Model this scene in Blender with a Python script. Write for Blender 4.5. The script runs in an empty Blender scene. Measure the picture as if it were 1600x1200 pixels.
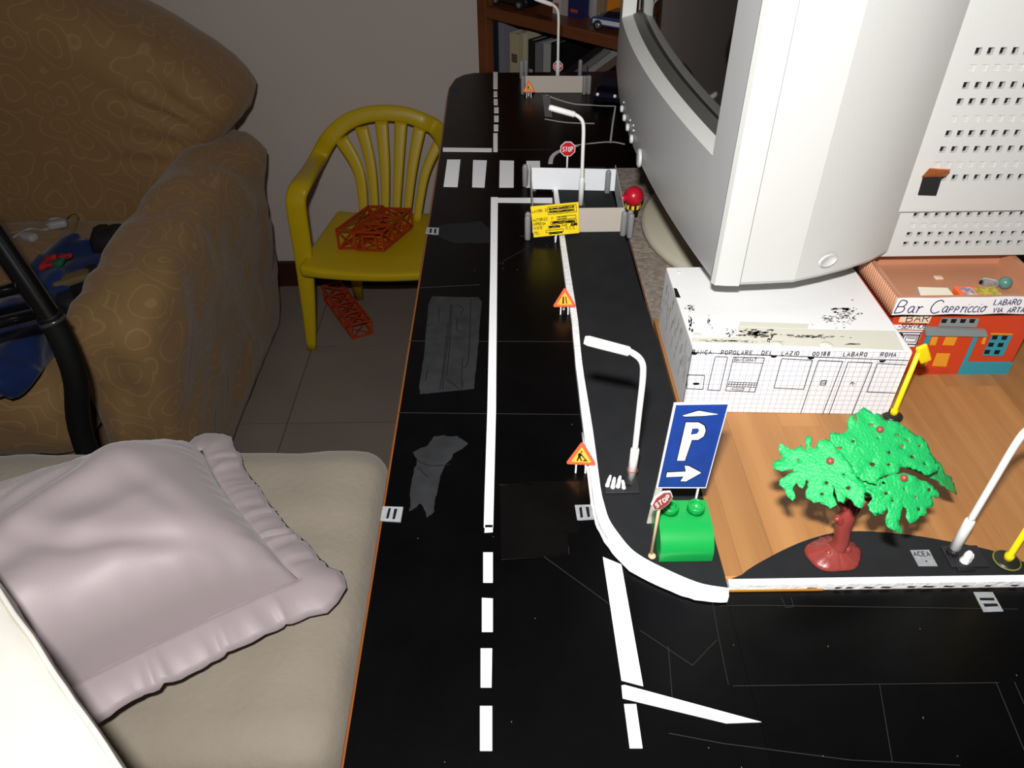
import bpy, bmesh, math, random
import numpy as np
from mathutils import Vector, Matrix, noise
from mathutils.geometry import tessellate_polygon
random.seed(7)
C = bpy.context.scene.collection
sc = bpy.context.scene
# ---------------------------------------------------------------- camera, light, exposure
FOC = 1180.0; H = 1.11
_d = np.array([15, -1450, -1180.]); _d /= np.linalg.norm(_d)
_y = np.array([-17, 960, -1180.]); _y -= _d*_y.dot(_d); _y /= np.linalg.norm(_y)
_z = -_d; _x = np.cross(_y, _z)
R = np.array([_x, _y, _z])
cd = bpy.data.cameras.new('camera'); cam = bpy.data.objects.new('camera', cd); C.objects.link(cam)
cd.sensor_width = 36; cd.lens = FOC*36/1600; cd.clip_start = .01
cam.matrix_world = Matrix.Translation((0, 0, H)) @ Matrix([list(r) for r in R]).to_4x4()
sc.camera = cam
w = bpy.data.worlds.new('world'); sc.world = w; w.use_nodes = True
w.node_tree.nodes['Background'].inputs[0].default_value = (1, .86, .74, 1)
w.node_tree.nodes['Background'].inputs[1].default_value = .035
ld = bpy.data.lights.new('camera_flash', 'AREA'); ld.shape = 'RECTANGLE'; ld.size = .032; ld.size_y = .018
ld.energy = 7.4; ld.color = (1, .985, .97)
lo = bpy.data.objects.new('camera_flash', ld); C.objects.link(lo)
lo.matrix_world = Matrix.Translation((-.016, -.005, 1.215)) @ Matrix([list(r) for r in R]).to_4x4() @ Matrix.Rotation(math.radians(6), 4, 'X')
sc.view_settings.view_transform = 'Standard'; sc.view_settings.look = 'None'
sc.view_settings.gamma = 1; sc.view_settings.exposure = 0; sc.view_settings.use_curve_mapping = False

def ray(u, v):
    return R @ np.array([u-800, 600-v, -FOC])
def at(u, v, z=None, Y=None, X=None):
    """world point measured off the photograph on the plane z=, Y= or X="""
    r = ray(u, v)
    t = (z-H)/r[2] if z is not None else (Y/r[1] if Y is not None else X/r[0])
    return Vector((r[0]*t, r[1]*t, H+r[2]*t))
def atp(u, v, p0, n):
    r = Vector(ray(u, v)); n = Vector(n); o = Vector((0, 0, H))
    return o + r*((Vector(p0)-o).dot(n)/r.dot(n))
# ---------------------------------------------------------------- materials
def s2l(c):
    return tuple(((x/255)/12.92 if x/255 <= .04045 else ((x/255+.055)/1.055)**2.4) for x in c)
MATS = {}
def mat(name, col, rough=.5, spec=.5, metal=0, bump=0, bscale=40, var=0, vscale=8, col2=None, trans=0, alpha=1, sheen=0, coat=0, sss=0, stretch=None, ior=1.45):
    if name in MATS: return MATS[name]
    m = bpy.data.materials.new(name); m.use_nodes = True; nt = m.node_tree; b = nt.nodes['Principled BSDF']
    c = s2l(col); b.inputs['Base Color'].default_value = (*c, 1)
    b.inputs['Roughness'].default_value = rough; b.inputs['Specular IOR Level'].default_value = spec
    b.inputs['Metallic'].default_value = metal; b.inputs['Transmission Weight'].default_value = trans
    b.inputs['Alpha'].default_value = alpha; b.inputs['Sheen Weight'].default_value = sheen
    b.inputs['Coat Weight'].default_value = coat; b.inputs['IOR'].default_value = ior
    if sss: b.inputs['Subsurface Weight'].default_value = sss; b.inputs['Subsurface Scale'].default_value = .004
    tc = nt.nodes.new('ShaderNodeTexCoord'); mp = nt.nodes.new('ShaderNodeMapping')
    nt.links.new(tc.outputs['Object'], mp.inputs[0])
    if stretch: mp.inputs['Scale'].default_value = stretch
    if bump:
        n = nt.nodes.new('ShaderNodeTexNoise'); n.inputs['Scale'].default_value = bscale; n.inputs['Detail'].default_value = 4
        nt.links.new(mp.outputs[0], n.inputs['Vector'])
        bp = nt.nodes.new('ShaderNodeBump'); bp.inputs['Strength'].default_value = bump; bp.inputs['Distance'].default_value = .002
        nt.links.new(n.outputs['Fac'], bp.inputs['Height']); nt.links.new(bp.outputs[0], b.inputs['Normal'])
    if var:
        n2 = nt.nodes.new('ShaderNodeTexNoise'); n2.inputs['Scale'].default_value = vscale; n2.inputs['Detail'].default_value = 5
        nt.links.new(mp.outputs[0], n2.inputs['Vector'])
        mr = nt.nodes.new('ShaderNodeMapRange'); mr.inputs[1].default_value = .3; mr.inputs[2].default_value = .7
        nt.links.new(n2.outputs['Fac'], mr.inputs[0])
        mx = nt.nodes.new('ShaderNodeMix'); mx.data_type = 'RGBA'
        c2 = s2l(col2) if col2 else tuple(x*(1-var) for x in c)
        mx.inputs[6].default_value = (*c, 1); mx.inputs[7].default_value = (*c2, 1)
        nt.links.new(mr.outputs[0], mx.inputs[0]); nt.links.new(mx.outputs[2], b.inputs['Base Color'])
    MATS[name] = m
    return m
def wood(name, c1, c2, rough=.4, scale=1, axis=1, spec=.5):
    if name in MATS: return MATS[name]
    m = mat(name, c1, rough, spec); nt = m.node_tree; b = nt.nodes['Principled BSDF']
    tc = nt.nodes['Texture Coordinate']; mp = nt.nodes['Mapping']
    s = [60*scale]*3; s[axis] = 3*scale; mp.inputs['Scale'].default_value = s
    oi = nt.nodes.new('ShaderNodeObjectInfo'); add = nt.nodes.new('ShaderNodeVectorMath'); add.operation = 'ADD'
    sclv = nt.nodes.new('ShaderNodeVectorMath'); sclv.operation = 'SCALE'; sclv.inputs['Scale'].default_value = 37
    nt.links.new(oi.outputs['Random'], sclv.inputs[0]); nt.links.new(mp.outputs[0], add.inputs[0]); nt.links.new(sclv.outputs[0], add.inputs[1])
    n = nt.nodes.new('ShaderNodeTexNoise'); n.inputs['Scale'].default_value = 1; n.inputs['Detail'].default_value = 6; n.inputs['Roughness'].default_value = .6
    nt.links.new(add.outputs[0], n.inputs['Vector'])
    cr = nt.nodes.new('ShaderNodeValToRGB'); cr.color_ramp.elements[0].position = .3; cr.color_ramp.elements[1].position = .62
    cr.color_ramp.elements[0].color = (*s2l(c2), 1); cr.color_ramp.elements[1].color = (*s2l(c1), 1)
    nt.links.new(n.outputs['Fac'], cr.inputs[0])
    hs = nt.nodes.new('ShaderNodeHueSaturation'); mr = nt.nodes.new('ShaderNodeMapRange')
    mr.inputs[3].default_value = .82; mr.inputs[4].default_value = 1.1
    nt.links.new(oi.outputs['Random'], mr.inputs[0]); nt.links.new(mr.outputs[0], hs.inputs['Value'])
    nt.links.new(cr.outputs[0], hs.inputs['Color']); nt.links.new(hs.outputs[0], b.inputs['Base Color'])
    return m
def swirl(name, base, line, rough=.7):
    """slipcover cloth with tone-on-tone scrolls"""
    m = mat(name, base, rough, .25, bump=.25, bscale=300, sheen=.2); nt = m.node_tree; b = nt.nodes['Principled BSDF']
    tc = nt.nodes['Texture Coordinate']
    nz = nt.nodes.new('ShaderNodeTexNoise'); nz.inputs['Scale'].default_value = 6
    nt.links.new(tc.outputs['Object'], nz.inputs['Vector'])
    ad = nt.nodes.new('ShaderNodeVectorMath'); ad.operation = 'MULTIPLY_ADD'
    ad.inputs[1].default_value = (.10, .10, .10)
    nt.links.new(nz.outputs['Color'], ad.inputs[0]); nt.links.new(tc.outputs['Object'], ad.inputs[2])
    v = nt.nodes.new('ShaderNodeTexVoronoi'); v.inputs['Scale'].default_value = 14
    nt.links.new(ad.outputs[0], v.inputs['Vector'])
    mu = nt.nodes.new('ShaderNodeMath'); mu.operation = 'MULTIPLY'; mu.inputs[1].default_value = 26
    nt.links.new(v.outputs['Distance'], mu.inputs[0])
    sn = nt.nodes.new('ShaderNodeMath'); sn.operation = 'SINE'; nt.links.new(mu.outputs[0], sn.inputs[0])
    cr = nt.nodes.new('ShaderNodeValToRGB'); cr.color_ramp.elements[0].position = .84; cr.color_ramp.elements[1].position = 1.0
    cr.color_ramp.elements[0].color = (*s2l(base), 1); cr.color_ramp.elements[1].color = (*s2l(line), 1)
    nt.links.new(sn.outputs[0], cr.inputs[0]); nt.links.new(cr.outputs[0], b.inputs['Base Color'])
    return m
# ---------------------------------------------------------------- mesh helpers
class M:
    def __init__(s): s.v = []; s.f = []; s.sm = []
    def add(s, vs, fs, sm=False, mx=None):
        o = len(s.v)
        s.v += [tuple(mx @ Vector(p)) if mx else tuple(p) for p in vs]
        for f in fs: s.f.append([i+o for i in f]); s.sm.append(sm)
        return s
    def box(s, lo, hi, mx=None):
        (a, b, c), (d, e, f) = lo, hi
        vs = [(a,b,c),(d,b,c),(d,e,c),(a,e,c),(a,b,f),(d,b,f),(d,e,f),(a,e,f)]
        return s.add(vs, [(0,3,2,1),(4,5,6,7),(0,1,5,4),(1,2,6,5),(2,3,7,6),(3,0,4,7)], False, mx)
    def prism(s, pts, z0, z1, holes=(), mx=None, sm=False, top_fn=None):
        """pts: 2D outline, extruded z0..z1"""
        loops = [[(p[0], p[1]) for p in pts]] + [[(p[0], p[1]) for p in h] for h in holes]
        tri = tessellate_polygon([[Vector((x, y, 0)) for x, y in l] for l in loops])
        flat = [p for l in loops for p in l]; n = len(flat)
        fn = top_fn or (lambda x, y: 0)
        vs = [(x, y, z0+fn(x, y)) for x, y in flat] + [(x, y, z1+fn(x, y)) for x, y in flat]
        fs = []
        for t in tri:
            a, b, c = [Vector(flat[i]) for i in t]
            t = list(t)
            if (b-a).cross(c-a) < 0: t.reverse()
            fs.append([i+n for i in t]); fs.append(t[::-1])
        k = 0
        for l in loops:
            m = len(l)
            area = sum(l[i][0]*l[(i+1)%m][1]-l[(i+1)%m][0]*l[i][1] for i in range(m))
            for i in range(m):
                a, b = k+i, k+(i+1)%m
                q = [a, b, b+n, a+n]
                if (area < 0) == (l is loops[0]): q.reverse()
                fs.append(q)
            k += m
        return s.add(vs, fs, sm, mx)
    def tube(s, path, r, n=10, cap=True, flat=None, nrm=None):
        """r: number or list. flat: list of (width, thickness) half sizes with nrm giving the thickness direction"""
        P = [Vector(p) for p in path]; m = len(P); vs = []; prev = None
        for i, p in enumerate(P):
            t = (P[min(i+1, m-1)]-P[max(i-1, 0)]).normalized()
            if nrm:
                nn = Vector(nrm[i] if isinstance(nrm, list) else nrm); e2 = (nn - t*nn.dot(t)).normalized()
            else:
                ref = prev if prev else (Vector((0, 0, 1)) if abs(t.z) < .9 else Vector((1, 0, 0)))
                e2 = (ref - t*ref.dot(t)).normalized()
            prev = e2; e1 = t.cross(e2)
            if flat: a, b = flat[i] if isinstance(flat, list) else flat
            else: a = b = (r[i] if isinstance(r, (list, tuple)) else r)
            for k in range(n):
                th = 2*math.pi*k/n
                c_, s_ = math.cos(th), math.sin(th)
                if flat:
                    c_ = math.copysign(abs(c_)**.55, c_); s_ = math.copysign(abs(s_)**.55, s_)
                vs.append(p + e1*(a*c_) + e2*(b*s_))
        fs = [[i*n+k, i*n+(k+1)%n, (i+1)*n+(k+1)%n, (i+1)*n+k] for i in range(m-1) for k in range(n)]
        if cap: fs += [list(range(n))[::-1], [(m-1)*n+k for k in range(n)]]
        return s.add(vs, fs, True)
    def lathe(s, prof, c=(0, 0, 0), n=24, mx=None):
        vs = []; m = len(prof)
        for r, z in prof:
            for k in range(n):
                th = 2*math.pi*k/n; vs.append((c[0]+r*math.cos(th), c[1]+r*math.sin(th), c[2]+z))
        fs = [[i*n+k, i*n+(k+1)%n, (i+1)*n+(k+1)%n, (i+1)*n+k] for i in range(m-1) for k in range(n)]
        fs += [list(range(n))[::-1], [(m-1)*n+k for k in range(n)]]
        return s.add(vs, fs, True, mx)
    def sphere(s, c, r, n=16, sc_=(1, 1, 1)):
        prof = [(math.sin(math.pi*i/n)*r*1+1e-6, -math.cos(math.pi*i/n)*r) for i in range(n+1)]
        mx = Matrix.Translation(c) @ Matrix.Diagonal((*sc_, 1))
        return s.lathe(prof, n=2*n, mx=mx)
    def rbox(s, c, size, r, n=6, mx=None, warp=None):
        """rounded box; warp(Vector)->Vector in world"""
        hx = [x/2 for x in size]; vs = {}; V = []; F = []
        ks = []
        for h_ in hx:
            a = [-h_ + r*(1-math.cos(math.pi/2*i/3)) for i in range(3)] + [-h_+r + (2*h_-2*r)*i/n for i in range(n+1)] + [h_ - r*(1-math.cos(math.pi/2*i/3)) for i in (2, 1, 0)]
            ks.append(a)
        def idx(p):
            k = tuple(round(x, 6) for x in p)
            if k not in vs:
                q = Vector(p); inn = Vector([max(-hx[i]+r, min(hx[i]-r, q[i])) for i in range(3)])
                d = q-inn
                if d.length > 1e-9: q = inn + d.normalized()*r
                q = q + Vector(c)
                if mx: q = mx @ q
                if warp: q = warp(q)
                vs[k] = len(V); V.append(q)
            return vs[k]
        for ax in range(3):
            a, b = (ax+1) % 3, (ax+2) % 3
            for sg in (-1, 1):
                for i in range(len(ks[a])-1):
                    for j in range(len(ks[b])-1):
                        q = []
                        for (di, dj) in ((0,0),(1,0),(1,1),(0,1)):
                            p = [0, 0, 0]; p[ax] = sg*hx[ax]; p[a] = ks[a][i+di]; p[b] = ks[b][j+dj]; q.append(idx(p))
                        if sg < 0: q.reverse()
                        F.append(q)
        return s.add(V, F, True)
    def bar(s, a, b, w_=.002, h_=None):
        """square bar between two points"""
        a, b = Vector(a), Vector(b); t = (b-a).normalized(); ref = Vector((0, 0, 1)) if abs(t.z) < .95 else Vector((1, 0, 0))
        e1 = t.cross(ref).normalized()*w_/2; e2 = t.cross(e1).normalized()*(h_ or w_)/2
        vs = [a+x*e1+y*e2 for x, y in ((-1,-1),(1,-1),(1,1),(-1,1))] + [b+x*e1+y*e2 for x, y in ((-1,-1),(1,-1),(1,1),(-1,1))]
        return s.add(vs, [(0,3,2,1),(4,5,6,7),(0,1,5,4),(1,2,6,5),(2,3,7,6),(3,0,4,7)])
def org_of(p):
    return p['_o'] if p is not None and '_o' in p else None
ORG = {}
def obj(name, m, material, parent=None, bevel=0, org=None, local=False, seg=2, label=None):
    me = bpy.data.meshes.new(name)
    mw = ORG.get(parent.name) if parent else (Matrix.Translation(org) if org is not None else Matrix.Identity(4))
    inv = mw.inverted()
    vs = m.v if local else [tuple(inv @ Vector(p)) for p in m.v]
    me.from_pydata(vs, [], m.f); me.update()
    me.polygons.foreach_set('use_smooth', [bool(x) for x in m.sm])
    if isinstance(material, (list, tuple)):
        for x in material: me.materials.append(x)
    else: me.materials.append(material)
    o = bpy.data.objects.new(name, me); C.objects.link(o)
    if parent: o.parent = parent
    else: o.matrix_world = mw
    ORG[o.name] = mw
    if bevel:
        bv = o.modifiers.new('bevel', 'BEVEL'); bv.width = bevel; bv.segments = seg; bv.limit_method = 'ANGLE'; bv.angle_limit = math.radians(40)
        for p in me.polygons: p.use_smooth = True
        o.modifiers.new('wn', 'WEIGHTED_NORMAL').keep_sharp = True
    if label: o['label'] = label
    return o
def tag(o, label, cat, group=None, kind=None):
    o['label'] = label; o['category'] = cat
    if group: o['group'] = group
    if kind: o['kind'] = kind
    return o
def thing(name, label, cat, loc=(0, 0, 0), rz=0, group=None):
    o = bpy.data.objects.new(name, None); C.objects.link(o); o.empty_display_size = .02
    mw = Matrix.Translation(loc) @ Matrix.Rotation(rz, 4, 'Z'); o.matrix_world = mw; ORG[o.name] = mw
    return tag(o, label, cat, group)
def struct(o): o['kind'] = 'structure'; return o
def smooth(pts, k=6):
    """Catmull-Rom through the points"""
    P = [Vector(p) for p in pts]; out = []
    for i in range(len(P)-1):
        p0, p1, p2, p3 = P[max(i-1, 0)], P[i], P[i+1], P[min(i+2, len(P)-1)]
        for j in range(k):
            t = j/k
            out.append(.5*((2*p1)+(p2-p0)*t+(2*p0-5*p1+4*p2-p3)*t*t+(3*p1-p0-3*p2+p3)*t**3))
    return out+[P[-1]]
# single-stroke handwriting: glyphs on a 4 x 6 grid
G = {'A': [[(0,0),(2,6),(4,0)],[(.8,2.2),(3.3,2.2)]], 'B': [[(0,0),(0,6),(2.6,6),(3.4,5),(2.8,3.4),(0,3.2)],[(2.6,3.3),(3.8,2.2),(3.2,.5),(0,0)]],
'C': [[(3.8,5),(2.5,6),(.8,5.2),(0,3),(.7,.8),(2.3,0),(3.9,.8)]], 'D': [[(0,0),(0,6),(2.4,5.6),(3.8,3.5),(3,.8),(0,0)]],
'E': [[(3.6,6),(0,6),(0,0),(3.7,0)],[(0,3.1),(3,3.1)]], 'F': [[(3.6,6),(0,6),(0,0)],[(0,3.1),(3,3.1)]],
'H': [[(0,0),(0,6)],[(4,0),(4,6)],[(0,3),(4,3)]], 'I': [[(1,0),(1,6)]], 'K': [[(0,0),(0,6)],[(3.6,6),(.2,2.8),(3.8,0)]],
'L': [[(0,6),(0,0),(3.5,0)]], 'M': [[(0,0),(.3,6),(2,2.5),(3.8,6),(4,0)]], 'N': [[(0,0),(0,6),(3.8,0),(3.8,6)]],
'O': [[(2,6),(.4,5),(0,3),(.5,1),(2,0),(3.5,1),(4,3),(3.5,5),(2,6)]], 'P': [[(0,0),(0,6),(2.8,6),(3.6,4.7),(2.8,3.2),(0,3)]],
'R': [[(0,0),(0,6),(2.8,6),(3.6,4.7),(2.8,3.2),(0,3)],[(1.5,3),(3.9,0)]], 'S': [[(3.6,5.2),(2,6),(.4,5),(.8,3.6),(3,2.6),(3.6,1.2),(2,0),(0,.8)]],
'T': [[(0,6),(4,6)],[(2,6),(2,0)]], 'U': [[(0,6),(0,1.5),(1.5,0),(3,.4),(3.8,1.8),(3.8,6)]], 'V': [[(0,6),(1.9,0),(3.8,6)]],
'Z': [[(0,6),(3.8,6),(0,0),(3.9,0)],[(.8,3),(3,3)]], '0': [[(2,6),(.5,5),(0,3),(.5,1),(2,0),(3.2,1),(3.6,3),(3.2,5),(2,6)]],
'1': [[(.5,4.6),(2,6),(2,0)]], '2': [[(.2,5),(1.8,6),(3.4,4.8),(2.8,3),(0,0),(3.8,0)]], '8': [[(1.9,3.2),(.4,4.4),(1.9,6),(3.4,4.6),(1.9,3.2),(.1,1.6),(1.9,0),(3.7,1.6),(1.9,3.2)]],
'4': [[(2.8,0),(2.8,6),(0,2),(4,2)]], '3': [[(0,5.5),(2,6),(3.2,4.6),(1.4,3.2),(3.6,1.6),(1.8,0),(0,.7)]],
'.': [[(.5,0),(.9,.3)]], ':': [[(.5,.6),(.9,.8)],[(.5,3.4),(.9,3.6)]], '-': [[(.5,3),(3.2,3)]], "'": [[(.7,6),(.5,5)]],
'a': [[(3,3.4),(1.5,3.8),(.2,2),(1.2,.1),(2.8,1.2),(3,3.4),(3.1,.6),(4,.2)]], 'r': [[(0,3.2),(.8,3.5),(.6,0)],[(.7,2.2),(1.9,3.6),(3,3.2)]],
'i': [[(.7,3.6),(.6,.6),(1.8,0)],[(.8,5),(.9,5.3)]], 'c': [[(3,3.2),(1.6,3.8),(.2,2),(1.2,.1),(3.4,.5)]],
'o': [[(1.8,3.8),(.3,2.4),(1.2,.1),(3,1),(3,3),(1.8,3.8),(4,3.4)]], 'p': [[(.4,3.6),(0,-1.6)],[(.3,2.6),(1.8,3.8),(3.2,2.6),(2.2,.6),(.3,1)]], 'z': [[(0,3.6),(3,3.6),(0,0),(3.2,0)]]}
def ribbon(m, pts, fr, wd, dz=.00025):
    """flat pen stroke on a surface; fr maps (x,y) to world, fr.n is the normal"""
    P = [Vector((p[0], p[1])) for p in pts]; n = len(P)
    if n < 2: return
    L = []; Rr = []
    for i, p in enumerate(P):
        t = (P[min(i+1, n-1)]-P[max(i-1, 0)]);
        if t.length < 1e-9: t = Vector((1, 0))
        t.normalize(); e = Vector((-t.y, t.x))*wd/2
        L.append(p+e); Rr.append(p-e)
    vs = [fr(q.x, q.y, dz) for q in L]+[fr(q.x, q.y, dz) for q in Rr]+[fr(q.x, q.y, -.0001) for q in L]+[fr(q.x, q.y, -.0001) for q in Rr]
    fs = []
    for i in range(n-1):
        fs += [[n+i, n+i+1, i+1, i], [i, i+1, 2*n+i+1, 2*n+i], [3*n+i, 3*n+i+1, n+i+1, n+i]]
    m.add(vs, fs)
def frame(o, ex, ey):
    o, ex, ey = Vector(o), Vector(ex).normalized(), Vector(ey).normalized(); n = ex.cross(ey).normalized()
    return lambda x, y, d=0: o+ex*x+ey*y+n*d
def write(m, fr, text, x, y, h, wd, gap=1.4, slant=0, jit=.25, widths=.8, track=1):
    cx = x
    for ch in text:
        if ch == ' ': cx += h*.75*track; continue
        g = G[ch]; k = h/6
        mxw = max(p[0] for s_ in g for p in s_)
        dy = random.uniform(-jit, jit)*k
        for s_ in g:
            pts = [(cx+(p[0]*widths+p[1]*slant)*k, y+p[1]*k+dy) for p in s_]
            if len(pts) > 2 and ch in 'BCDOPRSU0283arcopi': pts = [tuple(q) for q in smooth([Vector((*p, 0)) for p in pts], 3)]
            ribbon(m, pts, fr, wd)
        cx += (mxw*widths+gap)*k*track
    return cx

# ---------------------------------------------------------------- palette
black_card = mat('black_card', (4, 4, 5), .3, .25, bump=.08, bscale=60, var=.6, vscale=30)
matte_card = mat('matte_dark_card', (34, 35, 37), .8, .2, bump=.15, bscale=120, var=.25, vscale=40)
white_paper = mat('white_paper', (236, 236, 238), .7, .2, bump=.05, bscale=200)
curb_paint = mat('curb_paint', (240, 240, 240), .7, .2, bump=.5, bscale=250)
dull_tape = mat('dull_grey_tape', (42, 43, 45), .75, .25, bump=.3, bscale=80, var=.4, vscale=60)
grey_tape = mat('grey_tape', (150, 152, 155), .5, .4, var=.25, vscale=200)
ink = mat('black_ink', (18, 18, 20), .6, .2)
blue_ink = mat('blue_ink', (44, 48, 98), .6, .2)
white_plastic = mat('white_plastic', (238, 238, 236), .35, .5)
desk_wood = wood('desk_wood', (140, 84, 42), (118, 66, 30), .35, 1)
strip_wood = wood('board_wood', (174, 124, 74), (154, 104, 58), .45, 1)
D = .75; L1 = .755; DT = .7485

# ================================================================= room
fl = M(); fl.box((-2.4, -.9, -.03), (1.6, 1.82, -.0015)); floor = struct(obj('floor', fl, mat('grout', (100, 90, 82), .9)))
tl = .286
t0 = None; tile_m = mat('floor_tile', (146, 134, 124), .35, .4, var=.12, vscale=5, bump=.03)
for i in range(-7, 8):
    for j in range(-8, 1):
        x0 = -.4888+i*tl; y0 = 1.5248+j*tl
        if y0+tl > 1.84: continue
        if t0 is None:
            t_ = M(); t_.box((.0012, .0012, -.0015), (tl-.0012, tl-.0012, 0)); t0 = obj('tile', t_, tile_m, floor, bevel=.0005); o = t0
        else: o = t0.copy(); C.objects.link(o); o.parent = floor
        o.location = (x0, y0, 0)
t_ = M(); t_.box((-2.49, 1.812, -.0015), (1.6, 1.82, 0)); obj('tile', t_, tile_m, floor)
wall_m = mat('wall_paint', (208, 197, 190), .85, .2, bump=.15, bscale=150, var=.04, vscale=3)
m = M(); m.box((-2.4, 1.82, 0), (1.6, 1.9, 2.6)); struct(obj('wall_back', m, wall_m))
m = M(); m.box((1.2, -.9, 0), (1.28, 1.82, 2.6)); struct(obj('wall_right', m, wall_m))
m = M(); m.box((-2.4, 1.806, 0), (1.2, 1.82, .075)); struct(obj('baseboard_back', m, mat('baseboard_wood', (62, 34, 24), .4, .4), bevel=.003))

# ================================================================= desk
X0 = -.0825
cor = [at(697, 150, z=D), at(700, 135, z=D), at(709, 122, z=D), at(722, 116, z=D), at(738, 113, z=D)]
desk = thing('desk', 'long wooden desk with orange-brown edge, black road model laid on it', 'desk', (0, .6, 0))
top = [(X0, -.15), (X0, .92)] + [(p.x, p.y) for p in cor] + [(.30, 1.2), (.30, 1.0), (.95, 1.0), (.95, -.15)]
m = M(); m.prism(top[::-1], .722, DT); obj('tabletop', m, desk_wood, desk, bevel=.004, seg=3)
for x, y in ((-.02, .02), (-.02, .98), (.88, .02), (.88, .92)):
    m = M(); m.box((x, y, 0), (x+.05, y+.05, .722)); obj('leg', m, desk_wood, desk, bevel=.003)
m = M(); m.box((.0, 1.0, .60), (.86, 1.015, .722)); obj('rear_apron', m, desk_wood, desk, bevel=.002)

def flat(mm, pix, z0, z1, z=None):
    pts = [at(u, v, z=(z if z is not None else z1)) for u, v in pix]
    pts = [(p.x, p.y) for p in pts]
    a = sum(pts[i][0]*pts[(i+1) % len(pts)][1]-pts[(i+1) % len(pts)][0]*pts[i][1] for i in range(len(pts)))
    if a < 0: pts.reverse()
    mm.prism(pts, z0, z1)
def strip_path(mm, pix, wd, z0, z1):
    P = [at(u, v, z=z1) for u, v in pix]
    if len(P) > 2: P = smooth(P, 4)
    L = []; Q = []
    for i, p in enumerate(P):
        t = (P[min(i+1, len(P)-1)]-P[max(i-1, 0)]).normalized(); e = Vector((-t.y, t.x, 0))*wd/2
        L.append(p+e); Q.append(p-e)
    n_ = len(P); up = Vector((0, 0, z1)); dn = Vector((0, 0, z0)); fl2 = lambda p: Vector((p.x, p.y, 0))
    vs = [fl2(p)+up for p in L]+[fl2(p)+up for p in Q]+[fl2(p)+dn for p in L]+[fl2(p)+dn for p in Q]
    fs = []
    for i in range(n_-1):
        fs += [[n_+i, n_+i+1, i+1, i], [i, i+1, 2*n_+i+1, 2*n_+i], [3*n_+i, 3*n_+i+1, n_+i+1, n_+i]]
    fs += [[0, 2*n_, 3*n_, n_], [n_-1, 2*n_-1, 4*n_-1, 3*n_-1]]
    mm.add(vs, fs)
# road sheets
SX = X0+.0028
far = [(p.x+.003, p.y-.003) for p in cor]
m = M(); m.prism([(SX, -.14), (.1195, -.14), (.1195, .84), (.30, .84), (.30, 1.197)] + far[::-1] + [(SX, .92)], DT, D)
road = tag(obj('road_sheet', m, black_card, org=(0, .5, DT)), 'long black card road with white centre line and crosswalk along the desk', 'model road')
m = M(); m.prism([(.1197, -.14), (.94, -.14), (.94, .2547), (.1197, .2547)], DT, D-.0001)
cross = tag(obj('road_sheet', m, black_card, org=(.4, .1, DT)), 'black card side road crossing in front of the wooden board, bottom right', 'model road')
m = M(); m.prism([(.42, .521), (.94, .521), (.94, .98), (.42, .98)], DT, D)
tag(obj('card_sheet', m, black_card, org=(.6, .7, DT)), 'black card sheet behind the orange toy bar, under the monitor rear', 'card sheet')
MK = D+.0004
def mark(name, pix, parent=road, mt=white_paper, z1=MK, label=None):
    m_ = M(); flat(m_, pix, D, z1); return obj(name, m_, mt, parent, label=label)
for q in ([(755,863),(770,863),(770,910),(755,910)], [(753,934),(770,935),(770,987),(753,987)], [(751,1013),(769,1013),(768,1074),(751,1074)], [(750,1103),(769,1103),(769,1173),(750,1173)]):
    mark('dash', q)
mark('centre_line', [(767,308),(778,308),(777,400),(775,640),(770.5,824),(756,824),(757,780),(761.5,640),(766,420)])
mark('tape_end', [(758,820),(770,820),(770,831),(757,832)])
mark('stop_line', [(778,309),(863,309),(863,317),(778,316)])
mark('merge_stripe', [(942,870),(971,882),(1005,1072),(971,1063)])
mark('merge_stripe', [(971,1071),(976,1070),(1190,1128),(1135,1130),(973,1091)])
mark('merge_stripe', [(975,1100),(994,1100),(1004,1169),(984,1169)])
z2 = lambda L: [(660+x*.25, 200+y*.25) for x, y in L]
z1 = lambda L: [(660+x*.25, y*.25) for x, y in L]
for q in ([(155,197),(238,197),(220,367),(132,365)], [(317,200),(403,202),(388,370),(311,368),(313,300)], [(483,202),(572,204),(570,370),(480,370)], [(650,205),(735,205),(738,370),(648,370)]):
    mark('crosswalk_stripe', z2(q))
mark('stop_line', z2([(128,122),(434,126),(434,148),(128,145)]))
for q in ([(443,450),(470,450),(470,555),(443,555)], [(445,570),(468,570),(468,605),(445,605)], [(445,618),(470,618),(471,655),(446,655)], [(448,670),(476,670),(476,705),(448,705)],
          [(448,722),(476,722),(476,760),(448,760)], [(446,778),(474,778),(474,818),(446,818)], [(443,832),(470,832),(470,947),(443,947)]):
    mark('dash', z1(q))
far_paint = mat('grey_white_tape', (190, 190, 192), .7, .2)
mark('grey_band', z1([(750,592),(795,600),(812,730),(765,725)]), mt=mat('greyish_tape', (120, 120, 122), .6, .3))
for nm, P_, wd in (('lane_line', [(770,592),(850,622),(950,648),(1055,655)], .0035), ('lane_line', [(1055,655),(1130,660),(1205,661)], .0018), ('lane_line', [(1207,662),(1190,770),(1175,890)], .0022),
                   ('lane_line', [(765,742),(900,764),(1075,770)], .0022), ('lane_line', [(970,905),(1050,895),(1180,885),(1265,900)], .0018), ('lane_line', [(800,1022),(808,985),(835,955),(890,930),(970,907)], .0052)):
    m_ = M(); strip_path(m_, z1(P_), wd, D, MK); obj(nm, m_, far_paint, road)
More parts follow.
